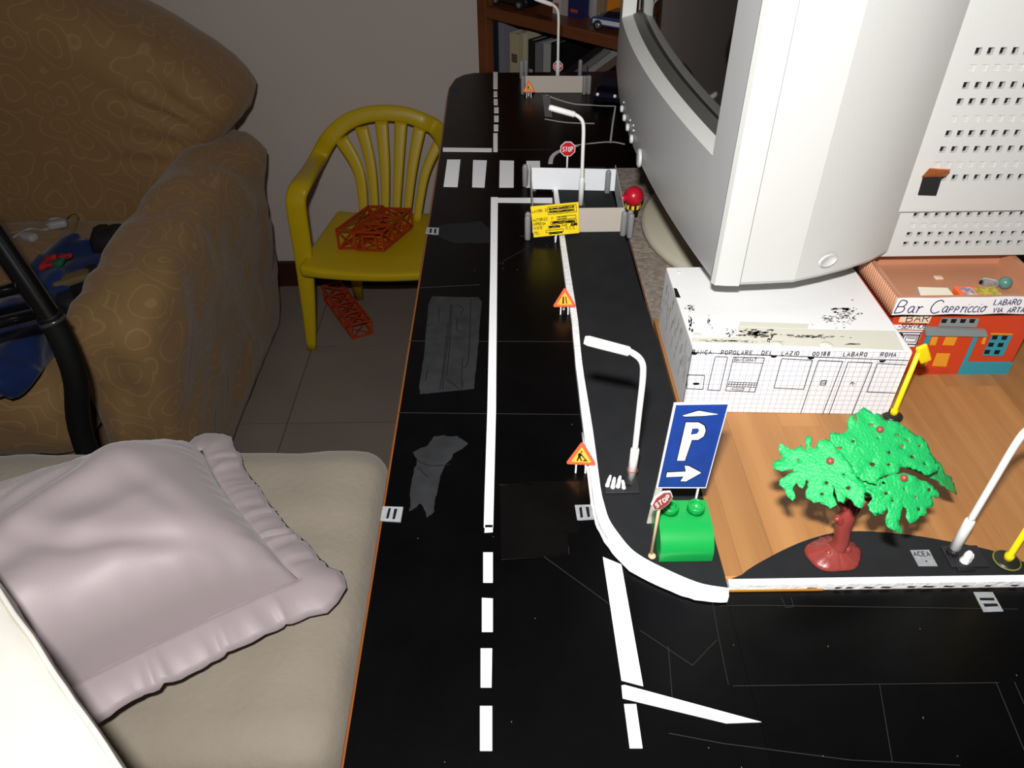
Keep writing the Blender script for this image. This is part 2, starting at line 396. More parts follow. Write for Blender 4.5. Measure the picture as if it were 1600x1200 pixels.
# dull worn patches
z5 = lambda L: [(620+x*.4417, 330+y*.4417) for x, y in L]
def rough_edge(P, k=5, a=1.2):
    out = []
    for i in range(len(P)):
        p, q = P[i], P[(i+1) % len(P)]
        for j in range(k):
            t = j/k; out.append((p[0]+(q[0]-p[0])*t+random.uniform(-a, a), p[1]+(q[1]-p[1])*t+random.uniform(-a, a)))
    return out
PT = D+.0002
mark('tape_patch', z5(rough_edge([(125,302),(290,305),(300,320),(290,450),(282,540),(272,628),(150,640),(82,646),(80,620),(95,520),(112,330)])), mt=dull_tape, z1=PT)
mark('tape_patch', z5(rough_edge([(130,795),(215,795),(255,825),(200,860),(160,920),(140,1000),(130,1060),(110,1085),(85,1035),(45,1060),(50,960),(72,880),(55,850),(110,830)], 5, 3)), mt=dull_tape, z1=PT)
mark('tape_patch', z5(rough_edge([(150,50),(300,35),(325,60),(328,110),(200,112),(150,90),(125,70)], 5, 2)), mt=mat('dull_tape_dark', (27, 28, 29), .7, .25), z1=PT)
m_ = M()
for P_ in ([(150,340),(148,390)], [(190,330),(182,450),(168,560),(162,630)], [(181,400),(165,540),(152,632)], [(215,330),(235,345),(225,365)], [(262,310),(258,450),(250,540),(232,552)], [(215,375),(213,420),(240,425)],
           [(172,590),(225,628),(235,600)], [(100,410),(128,395)], [(110,560),(100,600)], [(70,880),(120,900),(190,895)], [(75,905),(108,940)], [(232,520),(228,620)], [(195,330),(188,460),(176,580)]):
    strip_path(m_, z5(P_), .0006, PT-.0001, PT+.0001)
o = obj('pen_scratch', m_, ink, road); o['kind'] = 'stuff'
# extra card patches and paper seams
patch_m = mat('glossy_black_card', (11, 10, 10), .2, .4, var=.5, vscale=25)
for q in ([(779,757),(850,752),(905,752),(905,830),(835,832),(834,757)], [(781,758),(833,756),(835,832),(889,830),(888,866),(783,874)]):
    mark('card_patch', q, mt=patch_m, z1=D+.0003)
seam = mat('seam_grey', (48, 48, 50), .6, .3)
m_ = M()
for P_ in ([(655,450),(750,445)], [(632,533),(905,534)], [(622,645),(905,648)], [(693,234),(860,234)], [(778,413),(828,385)], [(783,874),(888,866)], [(889,866),(887,831)], [(850,870),(960,950)], [(1000,985),(1082,1040),(1120,1000)],
           [(812,369),(875,369)], [(1044,1010),(1051,1100)], [(1045,1146),(1130,1162)]):
    P2 = [at(u, v, z=D) for u, v in P_]; m_ = M()
    for a, b in zip(P2, P2[1:]): m_.bar(a+Vector((0, 0, .0001)), b+Vector((0, 0, .0001)), .00022, .0004)
    obj('paper_seam', m_, seam, road)
m_ = M()
for P_ in ([(1112,935),(1122,992),(1138,1070)], [(1145,1072),(1560,1067)], [(1374,1070),(1394,1190)], [(1556,1066),(1600,1172)], [(1130,1162),(1330,1188),(1500,1196)], [(1125,947),(1180,946),(1590,952)], [(1220,933),(1228,950),(1240,948),(1236,934)], [(1585,1066),(1600,1100)]):
    P2 = [at(u, v, z=D) for u, v in P_]; m_ = M()
    for a, b in zip(P2, P2[1:]): m_.bar(a+Vector((0, 0, .0001)), b+Vector((0, 0, .0001)), .0002, .0004)
    obj('paper_seam', m_, seam, cross)
m_ = M()
for k in range(45):
    x = random.uniform(-.06, .6); y = random.uniform(.12, .24) if x > .12 else random.uniform(.15, .7)
    a = random.uniform(0, 6.28); l = random.uniform(.0003, .0011)
    m_.bar((x, y, D+.0004), (x+l*math.cos(a), y+l*math.sin(a), D+.0004), .0003, .0002)
o = obj('dust_specks', m_, mat('dust', (100, 100, 100), .8), road); o['kind'] = 'stuff'
# storm drain stickers
def drain(quad, bars, parent=road, z=MK):
    m_ = M(); flat(m_, quad, D, z); d = obj('storm_drain_sticker', m_, grey_tape, parent)
    m_ = M()
    for q in bars: flat(m_, q, z-.0001, z+.0001)
    obj('slot', m_, ink, d)
drain([(598,791),(630,792),(626,815),(594,813)], [[(607,794),(611,794),(607,810),(603,810)], [(616,795),(621,795),(617,811),(613,811)]], z=D+.0008)
drain([(898,789),(931,788),(933,811),(902,813)], [[(905,793),(909,792),(911,808),(907,809)], [(915,792),(920,792),(922,807),(918,808)]])
drain([(667,355),(686,356),(685,366),(665,364)], [[(672,357),(675,357),(674,364),(671,364)], [(679,357),(682,358),(681,365),(678,364)]], z=D+.0008)
drain([(1521,925),(1551,925),(1568,955),(1537,956)], [[(1530,934),(1553,934),(1554,938),(1532,938)], [(1536,943),(1558,943),(1560,947),(1539,948)]], cross)
m_ = M(); flat(m_, [(706,139),(718,139),(717,144),(705,144)], D, MK); obj('blue_sticker', m_, mat('dark_blue_sticker', (30, 36, 70), .5), road)
# sidewalk with white curb
e8 = lambda L: [(920+x*.15, 760+y*.15) for x, y in L]
outer = [(863,292),(865,299),(874,367),(885,450),(893,500),(900,570),(912,670)] + e8([(30,0),(55,180),(95,340),(160,480),(270,640),(400,780),(560,890),(800,1000),(1000,1080),(1200,1130),(1460,1145)])
inner = [(871,292),(872,299),(882,367),(895,450),(903,500),(910,570),(926,670)] + e8([(120,0),(160,180),(210,340),(300,480),(440,650),(600,760),(800,860),(1000,950),(1200,1020),(1455,1060)])
W = lambda L: [at(u, v, z=L1) for u, v in L]
oi_, ii_ = smooth(W(outer), 3), smooth(W(inner), 3)
rj = lambda P, a: [Vector((p.x+random.uniform(-a, a), p.y+random.uniform(-a, a), 0)) for p in P]
right = [(.1205, .2535), (.1195, .40), (.1195, .47)] + [(.1195-.0005*k+random.uniform(-.0008, .0008), .47+.02*k) for k in range(1, 11)] + [(.1135, .70), (.114, .83), (.05, .83)]
m = M(); pl = [(p.x, p.y) for p in ii_]; poly = pl + [q for q in right]
m.prism(poly, D, L1)
walk = tag(obj('sidewalk', m, matte_card, org=(.09, .4, D)), 'dark grey raised sidewalk strip with white curb, left of the white box', 'model sidewalk')
m = M(); oj = rj(oi_, .0003); m.prism([(p.x, p.y) for p in oj] + [(p.x, p.y) for p in ii_[::-1]], D, L1+.0002); obj('curb', m, curb_paint, walk)
m = M(); m.tube([p+Vector((random.uniform(-.0003, .0003)-.0006, random.uniform(-.0003, .0003)-.0006, -.0035)) for p in oi_[18:]], .0009, 6); obj('glue_bead', m, white_plastic, walk)
# wooden board with strips
board = thing('wooden_board', 'light wood strip board under the white box, toy bar and tree', 'board', (.4, .385, DT))
xs = [.1207, .131, .152, .188, .216, .252, .290, .322, .361, .398, .44, .48, .53, .58, .64]
for i in range(len(xs)-1):
    ys = [.2615, random.uniform(.30, .48), .52]
    if i % 2 == 0: ys = [.2615, .52]
    for a, b in zip(ys, ys[1:]):
        m = M(); sh = .0
        m.box((xs[i]+.00005, a, DT), (xs[i+1]-.00005, b-.0001, L1)); obj('wood_strip', m, strip_wood, board)
m = M(); m.box((.1207, .2593, DT), (.64, .2615, L1)); obj('edge_band', m, mat('edge_wood', (190, 130, 70), .5), board)
# semicircular sidewalk + its curb
z7 = lambda L: [(1130+x*.2941, 600+y*.2941) for x, y in L]
arc = W(z7([(48,1064),(130,990),(250,920),(350,870),(450,830),(580,795),(720,785),(900,795),(1060,815),(1200,840),(1330,865),(1450,895),(1598,950)]))
arc = [(p.x, p.y) for p in smooth(arc, 3) if p.y > .2596] + [(.36, .2593)]
m = M(); m.prism(([(.1235, .2593)] + arc)[::-1], L1, L1+.0006)
walk2 = tag(obj('sidewalk', m, matte_card, org=(.21, .275, L1)), 'dark grey semicircular sidewalk under the tree, white curb along its front', 'model sidewalk')
m = M(); m.box((.1216, .2548, D), (.64, .2592, L1+.0006)); obj('curb', m, curb_paint, walk2, bevel=.0003)
m = M(); m.box((.1222, .2544, D), (.175, .2548, D+.0017)); obj('exposed_board_edge', m, mat('raw_edge', (205, 140, 60), .6), walk2)
m = M()
x = .165
while x < .33:
    l = random.uniform(.002, .006); m.add([(x, .25475, D+.0012), (x+l, .25475, D+.001), (x+l+.002, .25475, D+.0022), (x+.001, .25475, D+.0026)], [(0, 1, 2, 3)]); x += l+random.uniform(.003, .012)
obj('chipped_paint', m, ink, walk2)
# plate sticker with letters
zr = lambda L: [(1400+x*.125, 820+y*.125) for x, y in L]
ZP = L1+.0006
m = M(); P4 = [at(u, v, z=ZP) for u, v in zr([(175,320),(410,315),(520,520),(280,520)])]
m.prism([(p.x, p.y) for p in P4][::-1], ZP, ZP+.0003)
pl_ = obj('cover_plate', m, grey_tape, walk2)
fr = frame(P4[3]+Vector((0, 0, .0003)), P4[2]-P4[3], P4[0]-P4[3])
hh = (P4[0]-P4[3]).length; ww = (P4[2]-P4[3]).length
m = M(); write(m, fr, 'ACEA', ww*.07, hh*.62, hh*.28, .0004, gap=1.6); ribbon(m, [(ww*.5, hh*.25), (ww*.56, hh*.32)], fr, .0007); obj('lettering', m, ink, pl_)

# stone mat under the monitor
mm_ = mat('speckled_mat', (150, 140, 130), .9, .2, bump=.5, bscale=300, var=1, vscale=220, col2=(112, 100, 90))
m = M(); m.prism([(.1205, .5215), (.419, .5215), (.419, .835), (.1205, .835)], DT, D+.0008)
tag(obj('mat', m, mm_, org=(.27, .68, DT)), 'speckled beige grey mat under the monitor foot', 'mat')

# ================================================================= crt monitor
mp_ = mat('ivory_plastic', (199, 200, 196), .5, .35, bump=.06, bscale=600)
mps = mat('silver_plastic', (176, 177, 178), .4, .5, bump=.04, bscale=500)
dk = mat('vent_dark', (22, 22, 22), .8, .2)
mon = thing('crt_monitor', 'big ivory and silver computer monitor standing on a round foot', 'monitor', (.27, .68, D))
xf = lambda y: .1215+.302*(y-.76)**2
MS = .962; MLOC = Vector((.27*MS, .68*MS, .7637)); mon.location = MLOC; mon.scale = (MS, MS, MS)   # built in its own frame, stands a little nearer
MZ0, MZ1 = .82, 1.215
ys = list(np.linspace(.470, .500, 4)) + list(np.linspace(.5, .875, 30))[1:] + list(np.linspace(.875, .900, 4))[1:]
zs = [MZ0, .845, .87, .903, 1.0, 1.08, 1.17, 1.19, MZ1]
m = M(); vs = []; fs = []
def zlow(y): return MZ0
for j, z in enumerate(zs):
    for y in ys:
        dz = 0
        vs.append((xf(y)+ (.004 if z in (MZ0, MZ1) else 0) + .00*(z-MZ0), y, z))
n = len(ys)
for j in range(len(zs)-1):
    for i in range(n-1):
        ymid = (ys[i]+ys[i+1])/2; zmid = (zs[j]+zs[j+1])/2
        if .5 < ymid < .875 and .903 < zmid < 1.17: continue
        fs.append([j*n+i, (j+1)*n+i, (j+1)*n+i+1, j*n+i+1])
m.add(vs, fs, True)
obj('front_bezel', m, mps, mon)
# lip of the screen opening
m = M(); oy = [y for y in ys if .4999 <= y <= .8751]
def lipstrip(P, Q): 
    k = len(P); m.add(P+Q, [[i, i+1, k+i+1, k+i] for i in range(k-1)] , True)
lipstrip([(xf(y), y, .903) for y in oy], [(xf(y)+.012, y, .9060) for y in oy])
obj('screen_lip', m, mp_, mon)
m = M(); lipstrip([(xf(y)+.012, y, 1.166) for y in oy], [(xf(y), y, 1.17) for y in oy])
obj('screen_lip', m, mp_, mon)
for (y0, y1) in ((.500, .502), (.875, .873)):
    m = M(); m.box((max(xf(y0), xf(y1))+.0004, min(y0, y1), .903), (xf(y0)+.015, max(y0, y1), 1.17)); obj('side_lip', m, mp_, mon)
m = M(); lipstrip([(xf(y)+.012, y, .9060) for y in oy], [(xf(y)+.0195, y, .9105) for y in oy]); obj('gasket', m, mat('gasket_grey', (70, 70, 68), .5), mon)
# glass
m = M(); gy = np.linspace(.502, .875, 24); gz = np.linspace(.9095, 1.168, 12); vs = []; fs = []
for z in gz:
    for y in gy: vs.append((xf(y)+.0195+.12*((z-1.04)**2-.0169), y, z))
for j in range(11):
    for i in range(23): fs.append([j*24+i, (j+1)*24+i, (j+1)*24+i+1, j*24+i+1])
m.add(vs, fs, True); obj('screen', m, mat('crt_glass', (16, 15, 15), .04, .6), mon)
# shell: near side with seam, far side mirrored
def sideprof(inset=0):
    near = [(xf(.470)+.0002, .470), (.1500, .4660), (.158, .4650), (.1664, .4647)]
    return near
def shell(pts, z0, z1, mt, nm, r=.004, top_in=.012, round_=True):
    """vertical wall skin following plan points near side, closed to mirrored far side; bottom and top lids"""
    far_ = [(x, 1.370-y) for x, y in pts][::-1]
    loop = pts+far_
    k = len(loop); vs = []; fs = []
    cen = Vector((.33, .685))
    for (z, s_) in ((z0, .99), (z0+.004, 1), (z1-.03, .995), (z1-.008, .985), (z1, .96)):
        for x, y in loop:
            vs.append((x, cen.y+(y-cen.y)*s_, z))
    for j in range(4):
        for i in range(k):
            fs.append([j*k+i, j*k+(i+1) % k, (j+1)*k+(i+1) % k, (j+1)*k+i])
    fs.append(list(range(k))[::-1]); fs.append([4*k+i for i in range(k)])
    mm = M(); mm.add(vs, fs, False); return obj(nm, mm, mt, mon, bevel=.0012)
def sharpen(o, ang=14):
    for p in o.data.polygons: p.use_smooth = True
    o.data.set_sharp_from_angle(angle=math.radians(ang)); return o
for sy in (0, 1):
    P = [(xf(.470)+.0003, .4700), (.1492, .4662), (.158, .4650), (.1664, .4647), (.1664, .480), (xf(.480)+.004, .480)]
    if sy: P = [(x, 1.370-y) for x, y in P][::-1]
    m = M(); m.prism(P, MZ0, MZ1); sharpen(obj('bezel_side', m, mp_, mon), 30)
for za, zb_, nm in ((MZ0-.0005, MZ0+.006, 'bezel_bottom'), (MZ1-.006, MZ1+.0005, 'bezel_top')):
    P = [(xf(y)+.004, y) for y in np.linspace(.4795, .890, 24)]+[(.1664, .890), (.1664, .4795)]
    m = M(); m.prism(P[::-1], za, zb_); sharpen(obj(nm, m, mp_, mon), 30)
def skin(pts, z0, z1, mt, nm):
    far_ = [(x, 1.370-y) for x, y in pts][::-1]; loop = pts+far_; k = len(loop); cen = .685; vs = []; fs = []
    for (z, s_) in ((z0, .992), (z0+.003, 1), (z1-.03, .995), (z1-.008, .985), (z1, .96)):
        for x, y in loop: vs.append((x, cen+(y-cen)*s_, z))
    for j_ in range(4):
        for i_ in range(k): fs.append([j_*k+i_, j_*k+(i_+1) % k, (j_+1)*k+(i_+1) % k, (j_+1)*k+i_])
    fs.append(list(range(k))[::-1]); fs.append([4*k+i_ for i_ in range(k)])
    mm = M(); mm.add(vs, fs, True); return sharpen(obj(nm, mm, mt, mon))
skin([(.1670, .4649), (.185, .4658), (.2066, .4675)], MZ0, MZ1, mp_, 'side_housing')
skin([(.2066, .4675), (.228, .4748), (.250, .4838), (.272, .4950), (.290, .508)], MZ0, MZ1-.0005, mp_, 'tapered_housing')
# rear cover with vents
def vent_panel(Y, za, zb, rows, nm, xa=.285, xb=.56):
    mm = M(); md = M(); holes = []
    xs_ = [xa]; xk = .3010; pit = .0079; hw = .0042
    cols = []
    while xk+hw < xb-.03: cols.append((xk, xk+hw)); xk += pit
    for a, b in cols: xs_ += [a, b]
    xs_.append(xb)
    zs_ = [za]
    rr = []
    for zc, hh_, kind in sorted(rows): rr.append((zc-hh_/2, zc+hh_/2, kind)); zs_ += [zc-hh_/2, zc+hh_/2]
    zs_.append(zb)
    k = len(xs_)
    vs = [(x, Y, z) for z in zs_ for x in xs_]; fs = []
    for j in range(len(zs_)-1):
        isrow = j % 2 == 1
        for i in range(k-1):
            if isrow and i % 2 == 1:
                kind = rr[(j-1)//2][2]; dep = .0035 if kind else .0008
                x0_, x1_, z0_, z1_ = xs_[i], xs_[i+1], zs_[j], zs_[j+1]
                tgt = M(); v8 = [(x0_, Y, z0_), (x1_, Y, z0_), (x1_, Y, z1_), (x0_, Y, z1_), (x0_, Y+dep, z0_), (x1_, Y+dep, z0_), (x1_, Y+dep, z1_), (x0_, Y+dep, z1_)]
                mm.add(v8, [(0, 4, 5, 1), (1, 5, 6, 2), (2, 6, 7, 3), (3, 7, 4, 0)])
                if kind: md.add(v8[4:], [(0, 1, 2, 3)])
                else: mm.add(v8[4:], [(0, 1, 2, 3)])
            else: fs.append([j*k+i, j*k+i+1, (j+1)*k+i+1, (j+1)*k+i])
    mm.add(vs, fs)
    Yb = 1.370-Y
    b8 = [(xa, Y, za), (xb, Y, za), (xb, Yb, za), (xa, Yb, za), (xa, Y, zb), (xb, Y, zb), (xb, Yb, zb), (xa, Yb, zb)]
    mm.add(b8, [(0, 3, 2, 1), (4, 5, 6, 7), (1, 2, 6, 5), (2, 3, 7, 6), (3, 0, 4, 7)])
    pnl = obj(nm, mm, mp_, mon); dd = obj('vent_slot', md, dk, pnl); dd['kind'] = 'stuff'
vent_panel(.5060, .8560, 1.19, [(z, .0046, kk) for z, kk in ((.9676, 1), (.9572, 0), (.9462, 1), (.9356, 1), (.9240, 0), (.9140, 1), (.9028, 1), (.8916, 0), (.8820, 1))], 'rear_cover')
vent_panel(.5095, .8170, .8558, [(z, .0040, kk) for z, kk in ((.8608-.0095, 1), (.8520-.0095+.0005, 0), (.8440-.0085, 1), (.8360-.0085, 1))], 'lower_rear_cover', xb=.55)
# buttons on the bezel
def bez(u, v):
    x_ = .126
    for _ in range(8): p = at(u, v, X=x_); x_ = xf(p.y)
    return p
for u, v, r in ((972, 170, .0035), (976, 184, .0035), (981, 199, .0037), (987, 217, .0042), (999, 247, .0085)):
    p = bez(u, v)
    mx = Matrix.Translation(p) @ Matrix.Rotation(-math.pi/2, 4, 'Y')
    m = M(); m.lathe([(r, -.001), (r, .0012), (r*.75, .002), (r*.1, .0022)], n=20, mx=mx); obj('power_button' if r > .005 else 'button', m, mat('bright_silver', (205, 205, 208), .3, .6), mon)
m = M()
for u, v in ((975, 160), (985, 188), (990, 196), (990, 204)):
    p = bez(u, v); m.sphere(p, .0012, 5)
obj('indicator', m, mp_, mon)
# oval finger recess on the side housing
pc = at(1294, 407, Y=.4745); nrm_ = Vector((.38, -.92, 0)).normalized()
fr = frame(pc+nrm_*-.002, Vector((.92, .38, 0)), Vector((0, 0, 1)))
m = M(); nn = 28
ov = [(math.cos(a)*.0085, math.sin(a)*.0052) for a in [2*math.pi*i/nn for i in range(nn)]]
vs = [fr(x, y, .0016) for x, y in ov]+[fr(x*.93, y*.93, .0030) for x, y in ov]+[fr(x*.80+.0006, y*.75-.0008, .0021) for x, y in ov]
m.add(vs, [[i, (i+1) % nn, nn+(i+1) % nn, nn+i] for i in range(nn)]+[[nn+i, nn+(i+1) % nn, 2*nn+(i+1) % nn, 2*nn+i] for i in range(nn)]+[[2*nn+i for i in range(nn)]], True)
obj('finger_recess', m, mp_, mon)
# foot
m = M(); m.lathe([(.134, .0008), (.138, .003), (.138, .008), (.134, .0115), (.118, .0125), (.112, .016), (.08, .024), (.07, .030), (.085, .065), (.10, .0810)], c=(.272, .675, D), n=56)
m.v = [tuple((Vector(p)-MLOC)/MS+Vector((.27, .68, D))) for p in m.v]
obj('swivel_foot', m, mat('beige_plastic', (176, 170, 152), .5, .4), mon)
# sticker flap on the monitor
t = thing('paper_flap', 'small black and orange paper flap taped to the monitor side', 'paper', (.292, .485, .87))
Ys = .4863
q = [at(u, v, Y=Ys) for u, v in ((1434, 304), (1462, 305), (1471, 277), (1442, 276))]
m = M(); m.add([p for p in q]+[p+Vector((0, -.0008, 0)) for p in q], [(0, 3, 2, 1), (4, 5, 6, 7), (0, 1, 5, 4), (1, 2, 6, 5), (2, 3, 7, 6), (3, 0, 4, 7)]); obj('black_square', m, mat('matte_black', (24, 22, 24), .8), t)
q2 = [at(1440, 277, Y=Ys-.0008), at(1478, 276, Y=Ys-.0008), at(1485, 266, Y=Ys-.009), at(1452, 264, Y=Ys-.009)]
m = M(); m.add(q2+[p+Vector((0, 0, .0006)) for p in q2], [(0, 3, 2, 1), (4, 5, 6, 7), (0, 1, 5, 4), (1, 2, 6, 5), (2, 3, 7, 6), (3, 0, 4, 7)]); obj('orange_flap', m, mat('orange_brown', (200, 112, 50), .6, var=.3, vscale=300), t)

# ================================================================= white box building (bank)
bank_m = mat('box_card', (226, 226, 226), .6, .3, bump=.1, bscale=90)
def gridmat():
    m = mat('graph_paper', (236, 236, 236), .7, .2); nt = m.node_tree; b = nt.nodes['Principled BSDF']; tc = nt.nodes['Texture Coordinate']
    br = nt.nodes.new('ShaderNodeTexBrick'); br.offset = 0; br.inputs['Scale'].default_value = 1
    br.inputs['Brick Width'].default_value = .0042; br.inputs['Row Height'].default_value = .0042; br.inputs['Mortar Size'].default_value = .0002
    br.inputs['Color1'].default_value = br.inputs['Color2'].default_value = (*s2l((236, 236, 238)), 1); br.inputs['Mortar'].default_value = (*s2l((176, 184, 204)), 1)
    mp = nt.nodes['Mapping']; mp.inputs['Rotation'].default_value = (math.pi/2, 0, 0)
    nt.links.new(mp.outputs[0], br.inputs['Vector']); nt.links.new(br.outputs['Color'], b.inputs['Base Color'])
    return m
bank = thing('box_building', 'white cardboard box drawn as a bank, under the monitor corner', 'model building', (.195, .45, L1))
BX0, BX1, BY0, BY1, BZ = .1225, .2665, .400, .509, .8105
m = M(); m.box((BX0, BY0, L1), (BX1, BY1, BZ)); obj('carton', m, bank_m, bank, bevel=.0012)
m = M(); m.box((BX0+.0006, BY0-.0005, L1+.0004), (BX1-.0006, BY0+.0002, BZ-.0006)); obj('drawn_front', m, gridmat(), bank)
fb = frame((0, BY0-.0005, 0), (1, 0, 0), (0, 0, 1))
def fpt(x, y):
    p = at(1000+x*.275, 400+y*.275, Y=BY0-.0005); return (p.x, p.z)
m = M(); pen = .00042
def poly(P, wd=pen, close=False):
    q = [fpt(*p) for p in P]
    if close: q.append(q[0])
    for a, b in zip(q, q[1:]): ribbon(m, [a, b], fb, wd)
poly([(300,564),(1515,577)])
poly([(300,560),(250,850)], .0003)
for P_ in ([(275,692),(372,692),(362,772),(270,770)], [(432,585),(502,585),(458,776),(388,774)], [(535,584),(710,584),(655,778),(490,776)], [(806,586),(978,590),(928,755),(762,752)]):
    poly(P_, close=True)
poly([(528,612),(700,614)], .0003)
poly([(912,888),(1012,590),(1148,592),(1035,890)]); poly([(1070,890),(1178,594),(1312,596),(1197,890)]); poly([(1500,602),(1342,598),(1282,760),(1440,762)])
for y in (725, 737, 750): poly([(508-(y-725)*.4, y), (668-(y-725)*.3, y+2)], .0003)
for k in range(10): x_ = 512+k*16; poly([(x_, 725), (x_-8, 750)], .0003)
poly([(530,757),(595,758),(590,770),(525,768)], .0003, True); poly([(632,752),(622,776)], .0003)
poly([(1028,702),(1058,702),(1050,728),(1020,728)], pen, True); poly([(1026,711),(1055,711)], .0003); poly([(1023,719),(1052,719)], .0003)
poly([(1205,728),(1200,708)]); poly([(1188,720),(1200,706),(1215,716)])
for x, y in ((315, 567), (762, 572), (970, 576), (1368, 582)):
    c_ = fpt(x, y); r_ = .0022
    pts = [(c_[0]+r_*math.cos(a), c_[1]+.0006+r_*.9*math.sin(a)) for a in [math.pi+math.pi*i/10 for i in range(11)]]
    vs = [fb(px_, pz_, .0003) for px_, pz_ in pts]; m.add(vs, [list(range(len(vs)))])
c_ = fpt(322, 740); m.add([fb(c_[0]+.0022*math.cos(a)*(1.2 if math.cos(a) > 0 else 1), c_[1]+.0011*math.sin(a), .0003) for a in [2*math.pi*i/12 for i in range(12)]], [list(range(12))])
zl = fpt(800, 570)[1]+.0006; a0 = fpt(306, 552); a1 = fpt(1448, 566)
txt = 'BANCA  POPOLARE  DEL  LAZIO   00188   LABARO   ROMA'
h_ = BZ-.0012-zl
tmp = M(); w0 = write(tmp, fb, txt, 0, 0, h_, .0003, gap=1.5, jit=0); sc_t = (a1[0]-a0[0])/w0
write(m, fb, txt, a0[0], zl, h_, .00048, gap=1.5, track=sc_t, widths=.8)
b0 = fpt(538, 608); write(m, fb, 'BANCOMAT', b0[0], b0[1]+.0002, .0026, .0003, gap=1.2, jit=.1)
obj('pen_drawing', m, ink, bank)
# roof: tape, scuffs, glue blobs
tape_m = mat('packing_tape', (206, 204, 190), .3, .5, trans=0)
def rp(x, y): p = at(1000+x*.275, 400+y*.275, z=BZ); return (p.x, min(max(p.y, BY0+.0003), BY1-.0003))
m = M()
for P_ in ([(300,505),(1490,522),(1440,415),(950,415),(800,415),(560,408),(560,470),(300,480)], [(570,378),(960,385),(950,413),(800,413),(560,406)]):
    pts = [rp(*p) for p in P_]; m.prism(pts[::-1] if sum(pts[i][0]*pts[(i+1) % len(pts)][1]-pts[(i+1) % len(pts)][0]*pts[i][1] for i in range(len(pts))) < 0 else pts, BZ, BZ+.0002)
obj('packing_tape', m, tape_m, bank)
m = M(); random.seed(3)
def scuff(cx, cy, rx, ry, n, l=26, wd=7):
    for _ in range(n):
        x, y = random.gauss(cx, rx), random.gauss(cy, ry); a, b = random.uniform(.2, 1)*l, random.uniform(.2, 1)*wd
        P_ = [(x-a/2, y), (x-a/6, y-b/2), (x+a/2, y-b/4), (x+a/3, y+b/3), (x-a/5, y+b/2)]
        pts = [rp(*p) for p in P_]; m.add([(p[0], p[1], BZ+.00035) for p in pts], [list(range(5))[::-1]])
scuff(660, 448, 45, 11, 90, 36, 8); scuff(520, 450, 20, 12, 26, 14, 8); scuff(960, 458, 90, 5, 80, 30, 5); scuff(520, 494, 90, 3, 50, 40, 4); scuff(1175, 330, 34, 28, 80, 18, 7); scuff(1160, 298, 22, 4, 14, 40, 12); scuff(1080, 355, 40, 12, 25)
scuff(290, 385, 8, 24, 26, 10, 26); scuff(400, 380, 8, 30, 10, 8, 30); scuff(285, 305, 16, 8, 16); scuff(1220, 495, 30, 2, 12, 50, 5); scuff(740, 480, 10, 10, 14, 12, 20)
o = obj('marker_scuffs', m, ink, bank); o['kind'] = 'stuff'
m = M(); pts = [rp(*p) for p in ((192, 188), (210, 190), (233, 245), (205, 242))]; m.add([(p[0], p[1], BZ+.0003) for p in pts], [(3, 2, 1, 0)]); obj('ink_spot', m, ink, bank)
for x, y, r in ((330, 465, .0030), (222, 95, .0016), (780, 512, .0045), (1065, 515, .0045)):
    p = rp(x, y); m = M(); m.lathe([(r, 0), (r*.95, .0003), (r*.5, .0006), (r*.1, .0007)], c=(p[0], max(p[1], BY0+r+.0004), BZ), n=16)
    obj('glue_blob', m, mat('clear_glue', (225, 222, 208), .15, .6), bank)
m = M()
for k in range(40):
    y = BY0+.004+k*.0025+random.uniform(-.001, .001); z_ = random.uniform(L1+.02, BZ-.003); m.bar((BX0-.0002, y, z_), (BX0-.0002, y+.001, z_-random.uniform(.004, .014)), .00025)
o = obj('hatching', m, mat('pencil', (90, 90, 90), .7), bank); o['kind'] = 'stuff'

def skew(o):
    for c in o.children:
        if c.type == 'MESH':
            for v in c.data.vertices: v.co.y -= .045*v.co.x*max(0, min(1, (.060-v.co.y)/.11))
        skew(c)
skew(bank)   # the box front is cut slightly askew
# ================================================================= toy bar building
bar = thing('toy_bar', 'orange toy bar building with turquoise trim and handwritten roof sign', 'model building', (.32, .46, L1))
org_p = mat('orange_plastic', (198, 64, 32), .35, .5); teal = mat('teal_plastic', (48, 142, 158), .4, .5); salmon = mat('salmon_plastic', (184, 130, 100), .45, .5)
yel = mat('yellow_print', (222, 150, 40), .4, .4); greyt = mat('grey_teal', (128, 140, 142), .4, .4)
BY = .4420
bX0, bX1 = .2735, .3745
RZ = .8250
m = M(); m.box((bX0, BY, L1), (bX1, .508, .810)); obj('walls', m, org_p, bar, bevel=.0006)
rx0, rx1, ry0, ry1 = .2690, .3800, .4385, .5080
m = M(); m.box((rx0, ry0, .8100), (rx1, ry1, .8130)); m.box((rx0, ry0, .810), (rx0+.004, ry1, RZ)); m.box((rx1-.004, ry0, .810), (rx1, ry1, RZ)); m.box((rx0+.004, ry1-.004, .810), (rx1-.004, ry1, RZ)); m.box((rx0+.004, ry0, .810), (rx1-.004, ry0+.003, RZ))
obj('roof_tray', m, salmon, bar)
for k in range(22):
    y = ry0+.002+k*(ry1-ry0-.004)/21
    m = M(); m.tube([(rx0+.0002, y, .8102), (rx0+.0002, y, RZ+.0002)], .0011, 6); obj('rib', m, salmon, bar)
